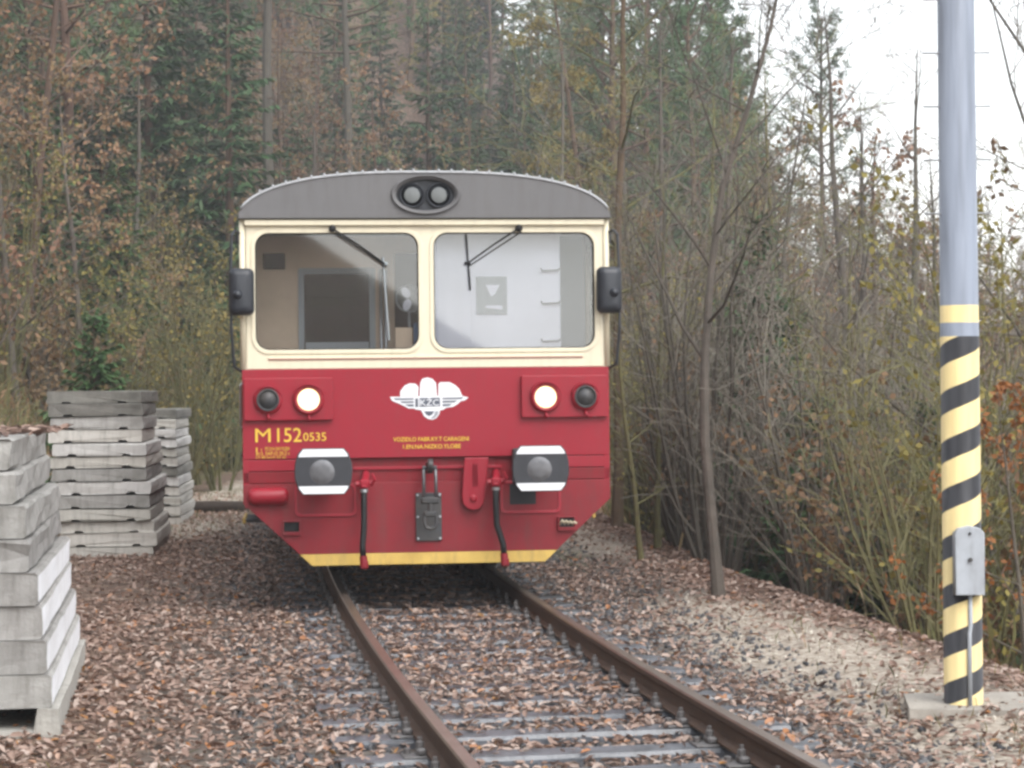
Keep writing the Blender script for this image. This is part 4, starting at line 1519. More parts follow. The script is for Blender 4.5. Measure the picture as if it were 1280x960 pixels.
# ------------------------------------------------------------------ striped pole on a concrete plinth
def pole_material():
    m = bpy.data.materials.new('pole_paint')
    m.use_nodes = True
    nt = m.node_tree
    n, l = nt.nodes, nt.links
    b = n['Principled BSDF']
    b.inputs['Roughness'].default_value = 0.45
    tc = n.new('ShaderNodeTexCoord')
    sp = n.new('ShaderNodeSeparateXYZ')
    l.new(tc.outputs['Object'], sp.inputs[0])

    def M(op, a, c=None):
        q = n.new('ShaderNodeMath')
        q.operation = op
        for i, v in enumerate((a, c)):
            if v is None:
                continue
            if isinstance(v, (int, float)):
                q.inputs[i].default_value = v
            else:
                l.new(v, q.inputs[i])
        return q.outputs[0]

    ang = M('ARCTAN2', sp.outputs['Y'], sp.outputs['X'])
    nz = n.new('ShaderNodeTexNoise')
    nz.inputs['Scale'].default_value = 5
    nz.inputs['Detail'].default_value = 6
    l.new(tc.outputs['Object'], nz.inputs['Vector'])
    wobn = M('MULTIPLY', M('SUBTRACT', nz.outputs[0], .5), .02)
    ph = M('FRACT', M('ADD', M('DIVIDE', M('ADD', sp.outputs['Z'], wobn), .281), M('MULTIPLY', ang, -1 / (2 * PI))))
    black = M('GREATER_THAN', ph, .54)
    stripe_zone = M('LESS_THAN', sp.outputs['Z'], 2.165)
    ring = M('MULTIPLY', M('GREATER_THAN', sp.outputs['Z'], 2.245), M('LESS_THAN', sp.outputs['Z'], 2.345))
    yellow = M('MAXIMUM', M('MULTIPLY', stripe_zone, M('SUBTRACT', 1.0, black)), ring)
    blk = M('MULTIPLY', stripe_zone, black)

    def mix(a, c, f):
        mx = n.new('ShaderNodeMix')
        mx.data_type = 'RGBA'
        l.new(f, mx.inputs['Factor'])
        for k, v in (('A', a), ('B', c)):
            if isinstance(v, tuple):
                mx.inputs[k].default_value = (*v, 1)
            else:
                l.new(v, mx.inputs[k])
        return mx.outputs['Result']

    mp = n.new('ShaderNodeMapping')
    mp.inputs['Scale'].default_value = (9, 9, .7)
    l.new(tc.outputs['Object'], mp.inputs[0])
    n2 = n.new('ShaderNodeTexNoise')
    n2.inputs['Scale'].default_value = 2
    n2.inputs['Detail'].default_value = 6
    l.new(mp.outputs[0], n2.inputs['Vector'])
    g = n.new('ShaderNodeMapRange')
    g.inputs[1].default_value = .4
    g.inputs[2].default_value = .7
    l.new(n2.outputs[0], g.inputs[0])
    grey = mix((0.225, 0.252, 0.305), (0.15, 0.168, 0.205), g.outputs[0])
    yel = mix((0.70, 0.56, 0.27), (0.56, 0.44, 0.21), g.outputs[0])
    bl = mix((0.014, 0.014, 0.017), (0.04, 0.04, 0.045), g.outputs[0])
    l.new(mix(mix(grey, yel, yellow), bl, blk), b.inputs['Base Color'])
    MATS['pole_paint'] = m


pole_material()
mat('box_grey', (0.40, 0.43, 0.47), 0.5, grime=0.4, var=0.5, scale=6, col2=(0.24, 0.25, 0.27))
mat('plinth_concrete', (0.36, 0.33, 0.29), 0.9, var=0.6, scale=4, bump=0.3, bscale=25)
PY = 12.1
PX = at(1200, PY)
pz = -0.036
mb = MB()
pts = [(-.36, -.22), (.5, -.36), (1.35, -.30), (1.45, .42), (-.28, .40)]
zz = [(-.4, 1.04), (.02, 1.0), (.085, .97)]
for zq, k_ in zz:
    for a, b in pts:   # uneven poured outline
        mb.v.append((a * k_ + rnd.uniform(-.02, .02), b * k_ + rnd.uniform(-.02, .02), zq + (rnd.uniform(-.012, .012) if zq > 0 else 0)))
for i in range(2):
    for q in range(5):
        q2 = (q + 1) % 5
        mb.f.append((i * 5 + q, i * 5 + q2, i * 5 + 5 + q2, i * 5 + 5 + q))
        mb.m.append(0)
mb.f += [(4, 3, 2, 1, 0), (10, 11, 12, 13, 14)]
mb.m += [0, 0]
pl = mb.build('concrete_plinth', 'plinth_concrete', None, (PX, PY, pz - .055))
tag(pl, 'low flat concrete footing under the black and yellow striped pole', 'footing')
pole = thing('striped_pole', 'grey steel pole with black and yellow warning stripes standing on a concrete footing', 'pole', (PX, PY, pz - .004), R(0))
mb = MB()
mb.lathe([(.112, 0), (.112, 2.2), (.111, 2.2), (.096, 8.0), (.09, 8.02), (0, 8.04)], (0, 0, 0), 'z', 40)
mb.build('shaft', 'pole_paint', pole, smooth=True)
for k in range(14):
    z = 2.88 + .311 * k
    mb = MB()
    mb.tube([(-.20, -.02, z), (.19, -.02, z)], .0055, 8)
    mb.build('climbing_rung', 'steel', pole, smooth=True)
mb = MB()
out = rrect(-.085, .085, 0, .40, .006, 2)
me = curve_mesh('switch_box', [[(-.085, 0), (.085, 0), (.085, .355), (.06, .385), (0, .40), (-.06, .385), (-.085, .355)]], 0.09, 0.006)
co = np.empty(len(me.vertices) * 3)
me.vertices.foreach_get('co', co)
co = co.reshape(-1, 3)
me.vertices.foreach_set('co', np.stack([co[:, 0], -co[:, 2] - .115, co[:, 1]], 1).ravel())
me.materials.append(MATS['box_grey'])
me.update()
sb = link('switch_box', me, pole, (.012, 0, .675))
mb = MB()
mb.lathe([(.012, 0), (.012, -.02), (0, -.022)], (.035, -.16, .88), 'y', 10)
mb.lathe([(.008, 0), (.008, -.012), (0, -.014)], (.035, -.16, 1.03), 'y', 10)
mb.build('box_lock', 'dark_metal', sb)
sb2 = bpy.data.objects['box_lock']
sb2.location = (-.035, 0, -.675)
mb = MB()
mb.tube([(.02, -.112, .68), (.02, -.116, .5), (.012, -.118, .45), (.012, -.118, -.02)], .013, 8)
mb.build('cable_conduit', 'box_grey', pole, smooth=True)

# ------------------------------------------------------------------ trees and undergrowth
mat('bark_grey', (0.105, 0.088, 0.070), 0.9, var=0.6, scale=5, col2=(0.05, 0.045, 0.036), bump=0.5, bscale=18, objrand=0.25)
mat('bark_brown', (0.125, 0.078, 0.05), 0.9, var=0.6, scale=5, col2=(0.06, 0.04, 0.028), bump=0.5, bscale=18, objrand=0.2)
mat('bark_orange', (0.20, 0.085, 0.04), 0.9, var=0.6, scale=4, col2=(0.09, 0.05, 0.03), bump=0.5, bscale=14, objrand=0.1)
mat('bark_moss', (0.12, 0.115, 0.042), 0.9, var=0.7, scale=6, col2=(0.075, 0.06, 0.04), objrand=0.25)
mat('twig_grey', (0.155, 0.135, 0.110), 0.85, objrand=0.3)
mat('twig_olive', (0.14, 0.132, 0.058), 0.85, objrand=0.3)
mat('needle_spruce', (0.044, 0.090, 0.036), 0.65, var=0.6, scale=1.2, col2=(0.085, 0.135, 0.05), objrand=0.3, trans=0.2)
mat('needle_pine', (0.066, 0.12, 0.052), 0.65, var=0.6, scale=1.2, col2=(0.115, 0.17, 0.07), objrand=0.25, trans=0.2)
mat('needle_young', (0.048, 0.10, 0.034), 0.65, var=0.6, scale=2.0, col2=(0.09, 0.15, 0.05), objrand=0.25, trans=0.2)
mat('leaf_brown', (0.245, 0.135, 0.076), 0.7, var=0.7, scale=.6, col2=(0.20, 0.15, 0.06), objrand=0.25, trans=0.25)
mat('leaf_rust', (0.33, 0.115, 0.035), 0.7, var=0.6, scale=2.0, col2=(0.2, 0.07, 0.03), objrand=0.2, trans=0.3)
mat('leaf_yellow', (0.26, 0.215, 0.055), 0.7, var=0.6, scale=1.0, col2=(0.19, 0.14, 0.04), objrand=0.2, trans=0.3)
mat('grass_dry', (0.24, 0.18, 0.085), 0.8, attr='rnd', ramp=[(0, (0.06, 0.075, 0.02)), (0.35, (0.14, 0.12, 0.04)), (0.65, (0.26, 0.19, 0.09)), (0.85, (0.24, 0.10, 0.045)), (1, (0.33, 0.25, 0.15))], trans=0.2)

rnd = random.Random(77)


def rv(a=1.0):
    return Vector((rnd.uniform(-a, a), rnd.uniform(-a, a), rnd.uniform(-a, a)))


def leafquad(mb, p, d, up, ln, wd, mi):
    s_ = d.cross(up)
    if s_.length < 1e-4:
        s_ = d.orthogonal()
    s_.normalize()
    a = p + d * (ln * .5) + s_ * wd * .5
    b = p + d * (ln * .5) - s_ * wd * .5
    e = p + d * ln
    mb.add([p, a, e, b], [(0, 1, 2, 3)], mi)


def limb(mb, p, d, L, r, lev, cfg, out=None):
    """one branch with its side branches, recursively; returns nothing"""
    nseg = cfg['seg'][lev]
    pts, rad = [p.copy()], [r]
    d = d.normalized()
    q = p.copy()
    for i in range(nseg):
        d = (d + rv(cfg['wob'][lev]) + Vector((0, 0, cfg['up'][lev]))).normalized()
        q = q + d * (L / nseg)
        pts.append(q.copy())
        rad.append(max(r * (1 - (i + 1) / nseg * .85), cfg['rmin']))
    mb.tube(pts, rad, cfg['sides'][lev], cap=False, mi=cfg['mi'][lev])
    if lev + 1 < len(cfg['seg']):
        nc = cfg['n'][lev]
        nc = rnd.randint(max(1, int(nc * .75)), int(nc * 1.25 + .5))
        for k in range(nc):
            f = cfg['from'][lev] + (1 - cfg['from'][lev]) * ((k + rnd.random()) / nc)
            x = f * nseg
            i = min(int(x), nseg - 1)
            w = x - i
            pp = pts[i].lerp(pts[i + 1], w)
            dd = (pts[i + 1] - pts[i]).normalized()
            perp = dd.cross(rv(1)).normalized()
            ang = cfg['ang'][lev] * rnd.uniform(.7, 1.25)
            nd = dd * math.cos(ang) + perp * math.sin(ang)
            ll = L * cfg['len'][lev] * rnd.uniform(.6, 1.15) * (1.15 - .55 * f)
            rr = max((rad[i] * (1 - w) + rad[i + 1] * w) * cfg['rk'][lev], cfg['rmin'])
            limb(mb, pp, nd, ll, rr, lev + 1, cfg)
    lf = cfg.get('leaf')
    if lf and lev >= len(cfg['seg']) - 2:
        for k in range(lf['n']):
            if rnd.random() < lf['p']:
                i = rnd.randint(0, nseg - 1)
                pp = pts[i].lerp(pts[i + 1], rnd.random())
                dd = (rv(1) + Vector((0, 0, -.5))).normalized()
                leafquad(mb, pp, dd, rv(1), lf['s'] * rnd.uniform(.7, 1.3), lf['s'] * rnd.uniform(.5, .8), lf['mi'])


def tree_proto(H, r, cfg, tmat, cmats, lean=0.03, fork=0.3, seed=0):
    """(trunk mesh, crown mesh): tapered trunk and separate crown of limbs, twigs (and leaves)"""
    rnd.seed(seed)
    tr, cr = MB(), MB()
    n = 9
    pts, rad = [], []
    p = Vector((0, 0, -.25))
    d = Vector((rnd.uniform(-lean, lean), rnd.uniform(-lean, lean), 1)).normalized()
    for i in range(n + 1):
        pts.append(p.copy())
        f = i / n
        rad.append(r * ((1 - f) ** .8 * .92 + .06) * (1.35 if i == 0 else 1))
        d = (d + Vector((rnd.uniform(-1, 1), rnd.uniform(-1, 1), .3)) * cfg.get('twob', .05)).normalized()
        p = p + d * (H / n)
    tr.tube(pts, rad, 8, cap=True)
    nb = cfg['tn']
    for k in range(nb):
        f = fork + (1 - fork) * ((k + rnd.random()) / nb)
        x = f * n
        i = min(int(x), n - 1)
        pp = pts[i].lerp(pts[i + 1], x - i)
        az = k * 2.399 + rnd.uniform(-.5, .5)
        el = cfg['tel'] + rnd.uniform(-.25, .25) + .5 * (f - .5)
        dd = Vector((math.cos(az) * math.cos(el), math.sin(az) * math.cos(el), math.sin(el)))
        ll = H * cfg['tl'] * (1.15 - .75 * f) * rnd.uniform(.7, 1.2)
        rr = (rad[i] * .5) * rnd.uniform(.55, .95)
        limb(cr, pp, dd, ll, rr, 0, cfg)
    return tr.mesh('trunk', tmat), cr.mesh('crown', cmats), max(0.1, H)


def bare_cfg(mi0=0, mi1=1, n=(6, 5), leaf=None, up=(.06, .05, .03), tn=13, tl=.30, tel=.65, wob=(.13, .17, .2), rmin=.0045):
    return dict(seg=[5, 4, 3], wob=list(wob), up=list(up), sides=[5, 4, 3], mi=[mi0, mi1, mi1], n=list(n), **{'from': [.22, .2]}, ang=[.8, .8], len=[.5, .5], rk=[.5, .5],
                rmin=rmin, tn=tn, tl=tl, tel=tel, leaf=leaf)


def spruce_proto(H, seed, spread=.17, z0=.10, needle='needle_spruce', dens=1.0, droop=.35):
    rnd.seed(seed)
    tr, cr = MB(), MB()
    tr.tube([(0, 0, -.3), (0, 0, H * .3), (rnd.uniform(-.1, .1), 0, H * .7), (0, 0, H)], [H * .0125 + .02, H * .010, H * .005, .012], 8)
    z = H * z0
    while z < H * .985:
        f = z / H
        Lb = H * spread * (1 - f) ** .85 + .18
        nb = 6 if f < .8 else 5
        for k in range(nb):
            if rnd.random() < .12:
                continue
            az = 2 * PI * k / nb + rnd.uniform(-.5, .5) + z * 3
            l_ = Lb * rnd.uniform(.65, 1.15)
            el0 = .10 + .5 * f
            p = Vector((0, 0, z + rnd.uniform(-.1, .1)))
            o = Vector((math.cos(az), math.sin(az), 0))
            pts = [p]
            ns = 4
            for i in range(ns):
                e = el0 - droop * 2.0 * (i / ns) + (.35 if i == ns - 1 else 0)
                p = p + (o * math.cos(e) + Vector((0, 0, math.sin(e)))) * (l_ / ns)
                pts.append(p)
            cr.tube(pts, [.018 + .006 * l_, .014, .011, .008, .004], 3, cap=False, mi=0)
            nq = int((10 + 15 * l_) * dens)
            sd = o.cross(Vector((0, 0, 1)))
            for q in range(nq):
                x = (.12 + .88 * (q + rnd.random()) / nq) * ns
                i = min(int(x), ns - 1)
                pp = pts[i].lerp(pts[i + 1], x - i)
                w = (1 - (x / ns) * .55) * l_ * .36 + .08
                d = (o * rnd.uniform(.35, .9) + sd * rnd.choice((-1, 1)) * rnd.uniform(.25, 1) + Vector((0, 0, rnd.uniform(-.75, .12)))).normalized()
                ln = min(w, .55) * rnd.uniform(.6, 1.2)
                leafquad(cr, pp, d, Vector((rnd.uniform(-.6, .6), rnd.uniform(-.6, .6), 1)), ln, .045 + ln * .16, 1)
        z += H * .024 + .07
    leafquad(cr, Vector((0, 0, H * .95)), Vector((0, 0, 1)), Vector((1, 0, 0)), .4, .06, 1)
    return tr.mesh('trunk', 'bark_brown'), cr.mesh('crown', ['bark_brown', needle]), H


def pine_proto(H, seed, z0=.5, spread=.2, orange=False):
    rnd.seed(seed)
    tr, cr = MB(), MB()
    pts, rad = [], []
    p = Vector((0, 0, -.3))
    for i in range(9):
        f = i / 8
        pts.append(p.copy())
        rad.append(.19 * H / 18 * (1 - f * .8))
        p = p + Vector((rnd.uniform(-.09, .09), rnd.uniform(-.09, .09), H / 8))
    tr.tube(pts, rad, 9)
    for k in range(9):                      # dead stubs below the crown
        z = H * rnd.uniform(.15, z0)
        az = rnd.uniform(0, 6.3)
        q = Vector((0, 0, z))
        cr.tube([q, q + Vector((math.cos(az), math.sin(az), rnd.uniform(-.3, .2))) * rnd.uniform(.5, 1.4)], [.025, .008], 4, cap=False, mi=0)
    nb = 46
    for k in range(nb):
        f = z0 + (1 - z0) * (k + rnd.random()) / nb
        x = f * 8
        i = min(int(x), 7)
        pp = pts[i].lerp(pts[i + 1], x - i)
        az = k * 2.4 + rnd.uniform(-.4, .4)
        g = (f - z0) / (1 - z0)
        l_ = H * spread * (1.05 - .75 * g ** 1.6) * rnd.uniform(.55, 1.1)
        el = .05 + .75 * g + rnd.uniform(-.2, .2)
        d = Vector((math.cos(az) * math.cos(el), math.sin(az) * math.cos(el), math.sin(el)))
        bp = [pp]
        for q in range(4):
            d = (d + rv(.16) + Vector((0, 0, .07))).normalized()
            bp.append(bp[-1] + d * l_ / 4)
        cr.tube(bp, [.05, .036, .024, .014, .006], 4, cap=False, mi=0)
        for q in range(9):
            x2 = (.3 + .7 * rnd.random()) * 4
            j = min(int(x2), 3)
            c = bp[j].lerp(bp[j + 1], x2 - j) + rv(.16) * l_ * .5
            for w in range(15):
                dd = (rv(1) + Vector((0, 0, .45))).normalized()
                leafquad(cr, c + dd * .03, dd, rv(1), rnd.uniform(.16, .34), .04, 1)
    return tr.mesh('trunk', 'bark_grey' if orange else 'bark_brown'), cr.mesh('crown', ['bark_brown', 'needle_pine']), H


def shrub_proto(H, stems, seed, tm, tw, leaf=None, lm=None, spread=.5):
    rnd.seed(seed)
    cr = MB()
    cfg = dict(seg=[6, 4, 3], wob=[.10, .16, .2], up=[.03, .03, .02], sides=[4, 3, 3], mi=[0, 1, 1], n=[9, 5], **{'from': [.12, .15]}, ang=[.65, .7], len=[.42, .45], rk=[.45, .5],
               rmin=.004, leaf=leaf)
    for k in range(stems):
        az = rnd.uniform(0, 2 * PI)
        e = rnd.uniform(.1, spread)
        d = Vector((math.cos(az) * math.sin(e), math.sin(az) * math.sin(e), math.cos(e)))
        limb(cr, Vector((math.cos(az) * .15, math.sin(az) * .15, -.12)), d, H * rnd.uniform(.65, 1.1), .014 + .004 * H, 0, cfg)
    return cr.mesh('stems', [tm, tw] + ([lm] if lm else [])), H


PROT = {}
LB = dict(n=3, p=.5, s=.10, mi=2)
PROT['bare0'] = tree_proto(13, .14, bare_cfg(n=(7, 5)), 'bark_grey', ['bark_grey', 'twig_grey'], seed=1)
PROT['bare1'] = tree_proto(11, .082, bare_cfg(n=(7, 6), tn=15, tl=.33, tel=.75), 'bark_grey', ['bark_grey', 'twig_grey'], seed=2, fork=.2, lean=.1)
PROT['bare2'] = tree_proto(9, .085, bare_cfg(n=(6, 6), tn=15, tl=.34, tel=.55), 'bark_moss', ['bark_moss', 'twig_olive'], seed=3, fork=.15, lean=.15)
PROT['bare3'] = tree_proto(15, .105, bare_cfg(n=(6, 5), tn=16, tl=.26, tel=.5), 'bark_brown', ['bark_brown', 'twig_grey'], seed=14, fork=.3)
PROT['bare4'] = tree_proto(8.5, .062, dict(bare_cfg(n=(7, 6), tn=16, tl=.36, tel=.7), twob=.16), 'bark_grey', ['bark_grey', 'twig_grey'], seed=23, fork=.3, lean=.05)
PROT['bare5'] = tree_proto(10.5, .075, dict(bare_cfg(n=(7, 6), tn=20, tl=.34, tel=.35), twob=.05), 'bark_brown', ['bark_moss', 'twig_olive'], seed=27, fork=.22, lean=.02)
PROT['brown0'] = tree_proto(9, .10, bare_cfg(n=(6, 5), leaf=dict(n=5, p=.6, s=.12, mi=2), tn=15, tl=.32, tel=.4), 'bark_grey', ['bark_grey', 'twig_grey', 'leaf_brown'], seed=4, fork=.15)
PROT['brown1'] = tree_proto(12, .13, bare_cfg(n=(6, 5), leaf=dict(n=5, p=.5, s=.13, mi=2), tn=16, tl=.3, tel=.5), 'bark_brown', ['bark_brown', 'twig_grey', 'leaf_brown'], seed=5, fork=.2)
PROT['rust0'] = tree_proto(5, .05, bare_cfg(n=(5, 5), leaf=dict(n=6, p=.7, s=.11, mi=2), tn=12, tl=.36, tel=.4), 'bark_grey', ['bark_grey', 'twig_grey', 'leaf_rust'], seed=6, fork=.1)
PROT['larch0'] = tree_proto(16, .16, bare_cfg(n=(8, 5), leaf=dict(n=7, p=.7, s=.12, mi=2), tn=34, tl=.17, tel=.1, up=(.02, .0, -.04)), 'bark_brown', ['bark_brown', 'twig_olive', 'leaf_yellow'], seed=7, fork=.15)
PROT['spruce0'] = spruce_proto(17, 31)
PROT['spruce1'] = spruce_proto(13, 32, spread=.20, z0=.06)
PROT['spruce2'] = spruce_proto(20, 33, spread=.15, z0=.25)
PROT['young0'] = spruce_proto(4.2, 34, spread=.30, z0=.03, needle='needle_young', dens=1.6, droop=.22)
PROT['young1'] = spruce_proto(6.5, 35, spread=.26, z0=.04, needle='needle_young', dens=1.3, droop=.25)
PROT['pine0'] = pine_proto(19, 41, z0=.45)
PROT['pine1'] = pine_proto(16, 42, z0=.35, spread=.22)
PROT['pine2'] = pine_proto(21, 43, z0=.6, orange=True)
SHR = {}
SHR['hazel0'] = shrub_proto(3.2, 11, 51, 'bark_moss', 'twig_olive')
SHR['hazel1'] = shrub_proto(4.2, 10, 52, 'bark_grey', 'twig_grey', spread=.4)
SHR['bramble'] = shrub_proto(1.6, 14, 53, 'bark_moss', 'twig_olive', leaf=dict(n=3, p=.35, s=.09, mi=2), lm='leaf_brown', spread=1.0)
SHR['oakscrub'] = shrub_proto(2.6, 8, 54, 'bark_grey', 'twig_grey', leaf=dict(n=4, p=.55, s=.12, mi=2), lm='leaf_brown', spread=.7)
SHR['mossy'] = shrub_proto(4.6, 9, 55, 'bark_moss', 'twig_olive', leaf=dict(n=4, p=.5, s=.09, mi=2), lm='leaf_yellow', spread=.35)

NAMES = {'bare': 'bare_tree', 'brow': 'brown_leaved_tree', 'rust': 'russet_leaved_tree', 'larc': 'larch_tree', 'spru': 'spruce_tree', 'youn': 'young_spruce', 'pine': 'pine_tree'}
n_tree = 0


def put_tree(kind, x, y, k=1.0, label=None, group=None, rz=None, lean=(0, 0)):
    global n_tree
    tm, cm, H = PROT[kind]
    o = link(NAMES[kind[:4]], None, None, (x, y, gz(x, y)), (lean[0], lean[1], rnd.uniform(0, 6.28) if rz is None else rz))
    o.scale = (k, k, k)
    link('trunk', tm, o)
    link('crown', cm, o)
    tag(o, label, 'tree', group)
    n_tree += 1
    return o


def put_shrub(kind, x, y, k=1.0, label=None, group=None, rz=None):
    me, H = SHR[kind]
    o = link('shrub' if kind != 'bramble' else 'bramble_bush', me, None, (x, y, gz(x, y)), (0, 0, rnd.uniform(0, 6.28) if rz is None else rz))
    o.scale = (k, k, k)
    tag(o, label, 'shrub', group)
    return o


rnd.seed(5)
# --- single trees one can point to
put_tree('bare5', at(768, 27.6), 27.6, 1.0, 'slender bare tree with reddish brown trunk close behind the railcar', rz=1.0)
put_tree('bare4', at(897, 18.3), 18.3, .86, 'crooked bare tree on the bank edge between railcar and striped pole', rz=2.2, lean=(0, R(3)))
put_tree('bare2', at(800, 22.5), 22.5, .42, 'thin bare sapling at the bank edge between the two bare trees', rz=.3)
put_tree('bare2', at(820, 24), 24.0, .5, 'mossy bare sapling beside the slender tree behind the railcar', rz=1.7)
put_tree('rust0', at(1278, 15.5), 15.5, .5, 'small tree with rusty orange leaves beside the striped pole', rz=.5)
put_tree('bare1', at(1330, 21), 21.0, 1.05, 'bare tree reaching over from behind the striped pole', rz=4.0)
put_tree('young0', at(118, 33), 33.0, .78, 'young bright green spruce on the bank behind the middle slab stack', rz=.2)
put_tree('young1', at(150, 47), 47.0, .95, 'taller green spruce on the bank behind the far slab stacks', rz=.2)
put_tree('larch0', at(735, 62), 62.0, 1.0, 'yellowed larch with sparse needles behind the railcar', rz=.2)
put_tree('pine0', at(1032, 95), 95.0, 1.12, 'lone hazy pine standing against the white sky', rz=1.2)
put_tree('spruce1', at(1078, 90), 90.0, 1.2, 'small pointed spruce in front of the sky beside the lone pine', rz=.9)
put_tree('pine2', at(444, 80), 80.0, 1.15, 'tall straight trunked pine rising behind the railcar roof', rz=.9)
put_tree('pine2', at(334, 70), 70.0, 1.1, 'tall grey trunked pine on the slope behind the railcar roof', rz=2.9)

# --- left hillside
KIND = {'spruce0': 'broad dark spruce', 'spruce1': 'short bushy spruce', 'spruce2': 'tall narrow spruce', 'pine0': 'high crowned green pine', 'pine1': 'full crowned green pine',
        'pine2': 'bare trunked pine', 'brown0': 'low spreading tree with dead brown leaves', 'brown1': 'upright tree with dead brown leaves', 'bare0': 'leafless grey tree',
        'bare1': 'leafless crooked tree', 'bare2': 'leafless mossy tree', 'bare3': 'leafless brown barked tree', 'young0': 'tiny green spruce', 'young1': 'slim young spruce', 'larch0': 'yellowing larch'}


def wood(lst, where, lo=.88, hi=1.12):
    for kd, px_, Y, *k in lst:
        nm = '%s %s' % (KIND[kd], where)
        put_tree(kd, at(px_, Y), Y, (k[0] if k else 1.0) * rnd.uniform(lo, hi), nm, nm)


wood([('pine1', 95, 52), ('spruce1', 190, 60), ('brown1', 30, 46), ('brown0', 60, 58), ('young1', 205, 66), ('spruce0', 275, 78), ('brown1', 120, 70), ('brown0', 10, 70),
      ('spruce0', 290, 60), ('brown1', 225, 85), ('pine0', 150, 90), ('bare0', 70, 82), ('brown0', 170, 52), ('brown0', 110, 44), ('brown0', 245, 62), ('brown0', 20, 40, .8),
      ('pine1', 60, 68), ('young1', 95, 60), ('pine1', 215, 100), ('spruce1', 130, 85), ('brown0', -40, 50), ('spruce0', -90, 64), ('pine1', -160, 70), ('brown1', -120, 45),
      ('bare0', -200, 55), ('spruce1', -260, 60), ('brown1', 0, 55), ('brown1', 80, 92), ('young1', 270, 52, .8), ('brown0', 300, 72)], 'on the hillside above the concrete stacks')
# --- behind the railcar
wood([('spruce0', 540, 82), ('spruce1', 600, 74), ('spruce0', 645, 86), ('spruce0', 690, 95), ('brown1', 560, 66), ('pine0', 820, 98), ('bare3', 320, 90), ('brown1', 365, 95),
      ('pine1', 870, 90), ('pine0', 905, 108), ('pine1', 935, 118), ('pine0', 790, 112), ('bare0', 700, 55), ('bare0', 830, 52), ('bare3', 880, 66), ('brown1', 410, 82), ('bare0', 385, 70),
      ('brown1', 760, 75), ('bare1', 640, 60), ('brown0', 620, 90), ('brown1', 490, 75), ('spruce1', 480, 105), ('brown0', 320, 110), ('brown1', 455, 98), ('spruce0', 590, 98),
      ('larch0', 780, 88), ('brown1', 400, 108), ('brown0', 375, 84), ('spruce1', 520, 94), ('pine1', 840, 116), ('brown1', 330, 84), ('brown1', 430, 70), ('brown0', 470, 88),
      ('pine1', 900, 96), ('spruce0', 860, 104), ('brown0', 690, 70), ('brown1', 730, 98), ('spruce1', 660, 76)], 'in the wood behind the railcar')
back = []
for k in range(84):
    Y = rnd.uniform(100, 150)
    px_ = -40 + 960 * (k + rnd.random()) / 84
    back.append((rnd.choice(['spruce2', 'spruce0', 'brown1', 'brown1', 'pine0', 'pine1', 'spruce1', 'brown1', 'bare3']), px_, Y, rnd.uniform(.95, 1.2)))
wood(back, 'in the deep far wood over the railcar roof')
# --- right slope and valley
wood([('bare2', 850, 31, .8), ('bare1', 940, 34, .9), ('bare0', 985, 42, .85), ('bare2', 1010, 27, .85), ('bare2', 1060, 30, .8), ('bare1', 1090, 38, .85), ('bare0', 1120, 46, .75),
      ('brown0', 1150, 52, .95), ('brown1', 1090, 62, .85), ('brown1', 1200, 60, .85), ('brown0', 1240, 42, .9), ('brown1', 1270, 72, .8), ('bare0', 1180, 34, .75), ('bare1', 1230, 30, .8),
      ('bare2', 960, 52, .95), ('bare0', 900, 48, .95), ('brown0', 1010, 60, .95), ('brown0', 830, 40, .7), ('bare2', 1290, 26, .8), ('brown1', 1150, 82, .8), ('brown1', 1050, 85, .8),
      ('brown0', 960, 75, .9), ('bare0', 1340, 50, .9), ('brown1', 1400, 60, .9), ('bare1', 1390, 36, .9), ('bare0', 1030, 70, .8), ('brown1', 1230, 95, .8), ('brown1', 1330, 90, .8),
      ('young1', 1040, 45, .7), ('young1', 1180, 55, .75), ('young0', 1130, 27, .75), ('spruce1', 1000, 80, .7), ('brown0', 920, 60, .9), ('brown1', 880, 76, .9), ('bare1', 820, 62, .9),
      ('brown0', 1190, 46, .9), ('brown0', 1100, 48, .9), ('brown0', 1290, 56, .9), ('bare1', 1150, 66, .9), ('bare1', 1000, 50, .9), ('brown0', 860, 58, .9), ('bare0', 790, 46, .8)],
     'of the valley slope below the right hand bank', .93, 1.07)
wood([('pine1', 800, 74, 1.15), ('pine0', 835, 80, 1.15), ('pine1', 865, 70, 1.2), ('pine0', 895, 84, 1.15), ('pine1', 925, 78, 1.1), ('pine1', 780, 66, 1.1), ('spruce0', 850, 88, 1.2),
      ('spruce0', 815, 92, 1.2), ('pine1', 750, 82, 1.1), ('pine0', 770, 96, 1.1), ('pine1', 910, 92, 1.1), ('spruce2', 740, 104, 1.1), ('larch0', 720, 74, 1.0), ('pine1', 880, 100, 1.2),
      ('spruce1', 700, 88, 1.2), ('spruce0', 670, 104, 1.1), ('pine0', 720, 108, 1.1), ('pine1', 945, 96, .95)], 'on the slope just past the railcar')
mix_ = []
for k in range(60):
    Y = rnd.uniform(44, 92)
    px_ = 940 + 450 * (k + rnd.random()) / 60
    mix_.append((rnd.choice(['brown1', 'brown0', 'bare0', 'bare1', 'brown1', 'brown1']), px_, Y, rnd.uniform(.85, 1.12)))
wood(mix_, 'across the valley behind the striped pole', .95, 1.05)
wood([('young1', 950, 27, .7), ('young1', 1000, 33, .8), ('young0', 1080, 24, .8), ('young1', 1120, 31, .75), ('young1', 1050, 38, .85), ('young0', 1160, 22, .8), ('young1', 1210, 36, .8),
      ('young1', 900, 36, .75), ('young1', 1150, 42, .9), ('young0', 1020, 23, .7), ('young1', 980, 44, .9), ('young1', 1260, 44, .9)], 'in the thicket below the right hand bank')
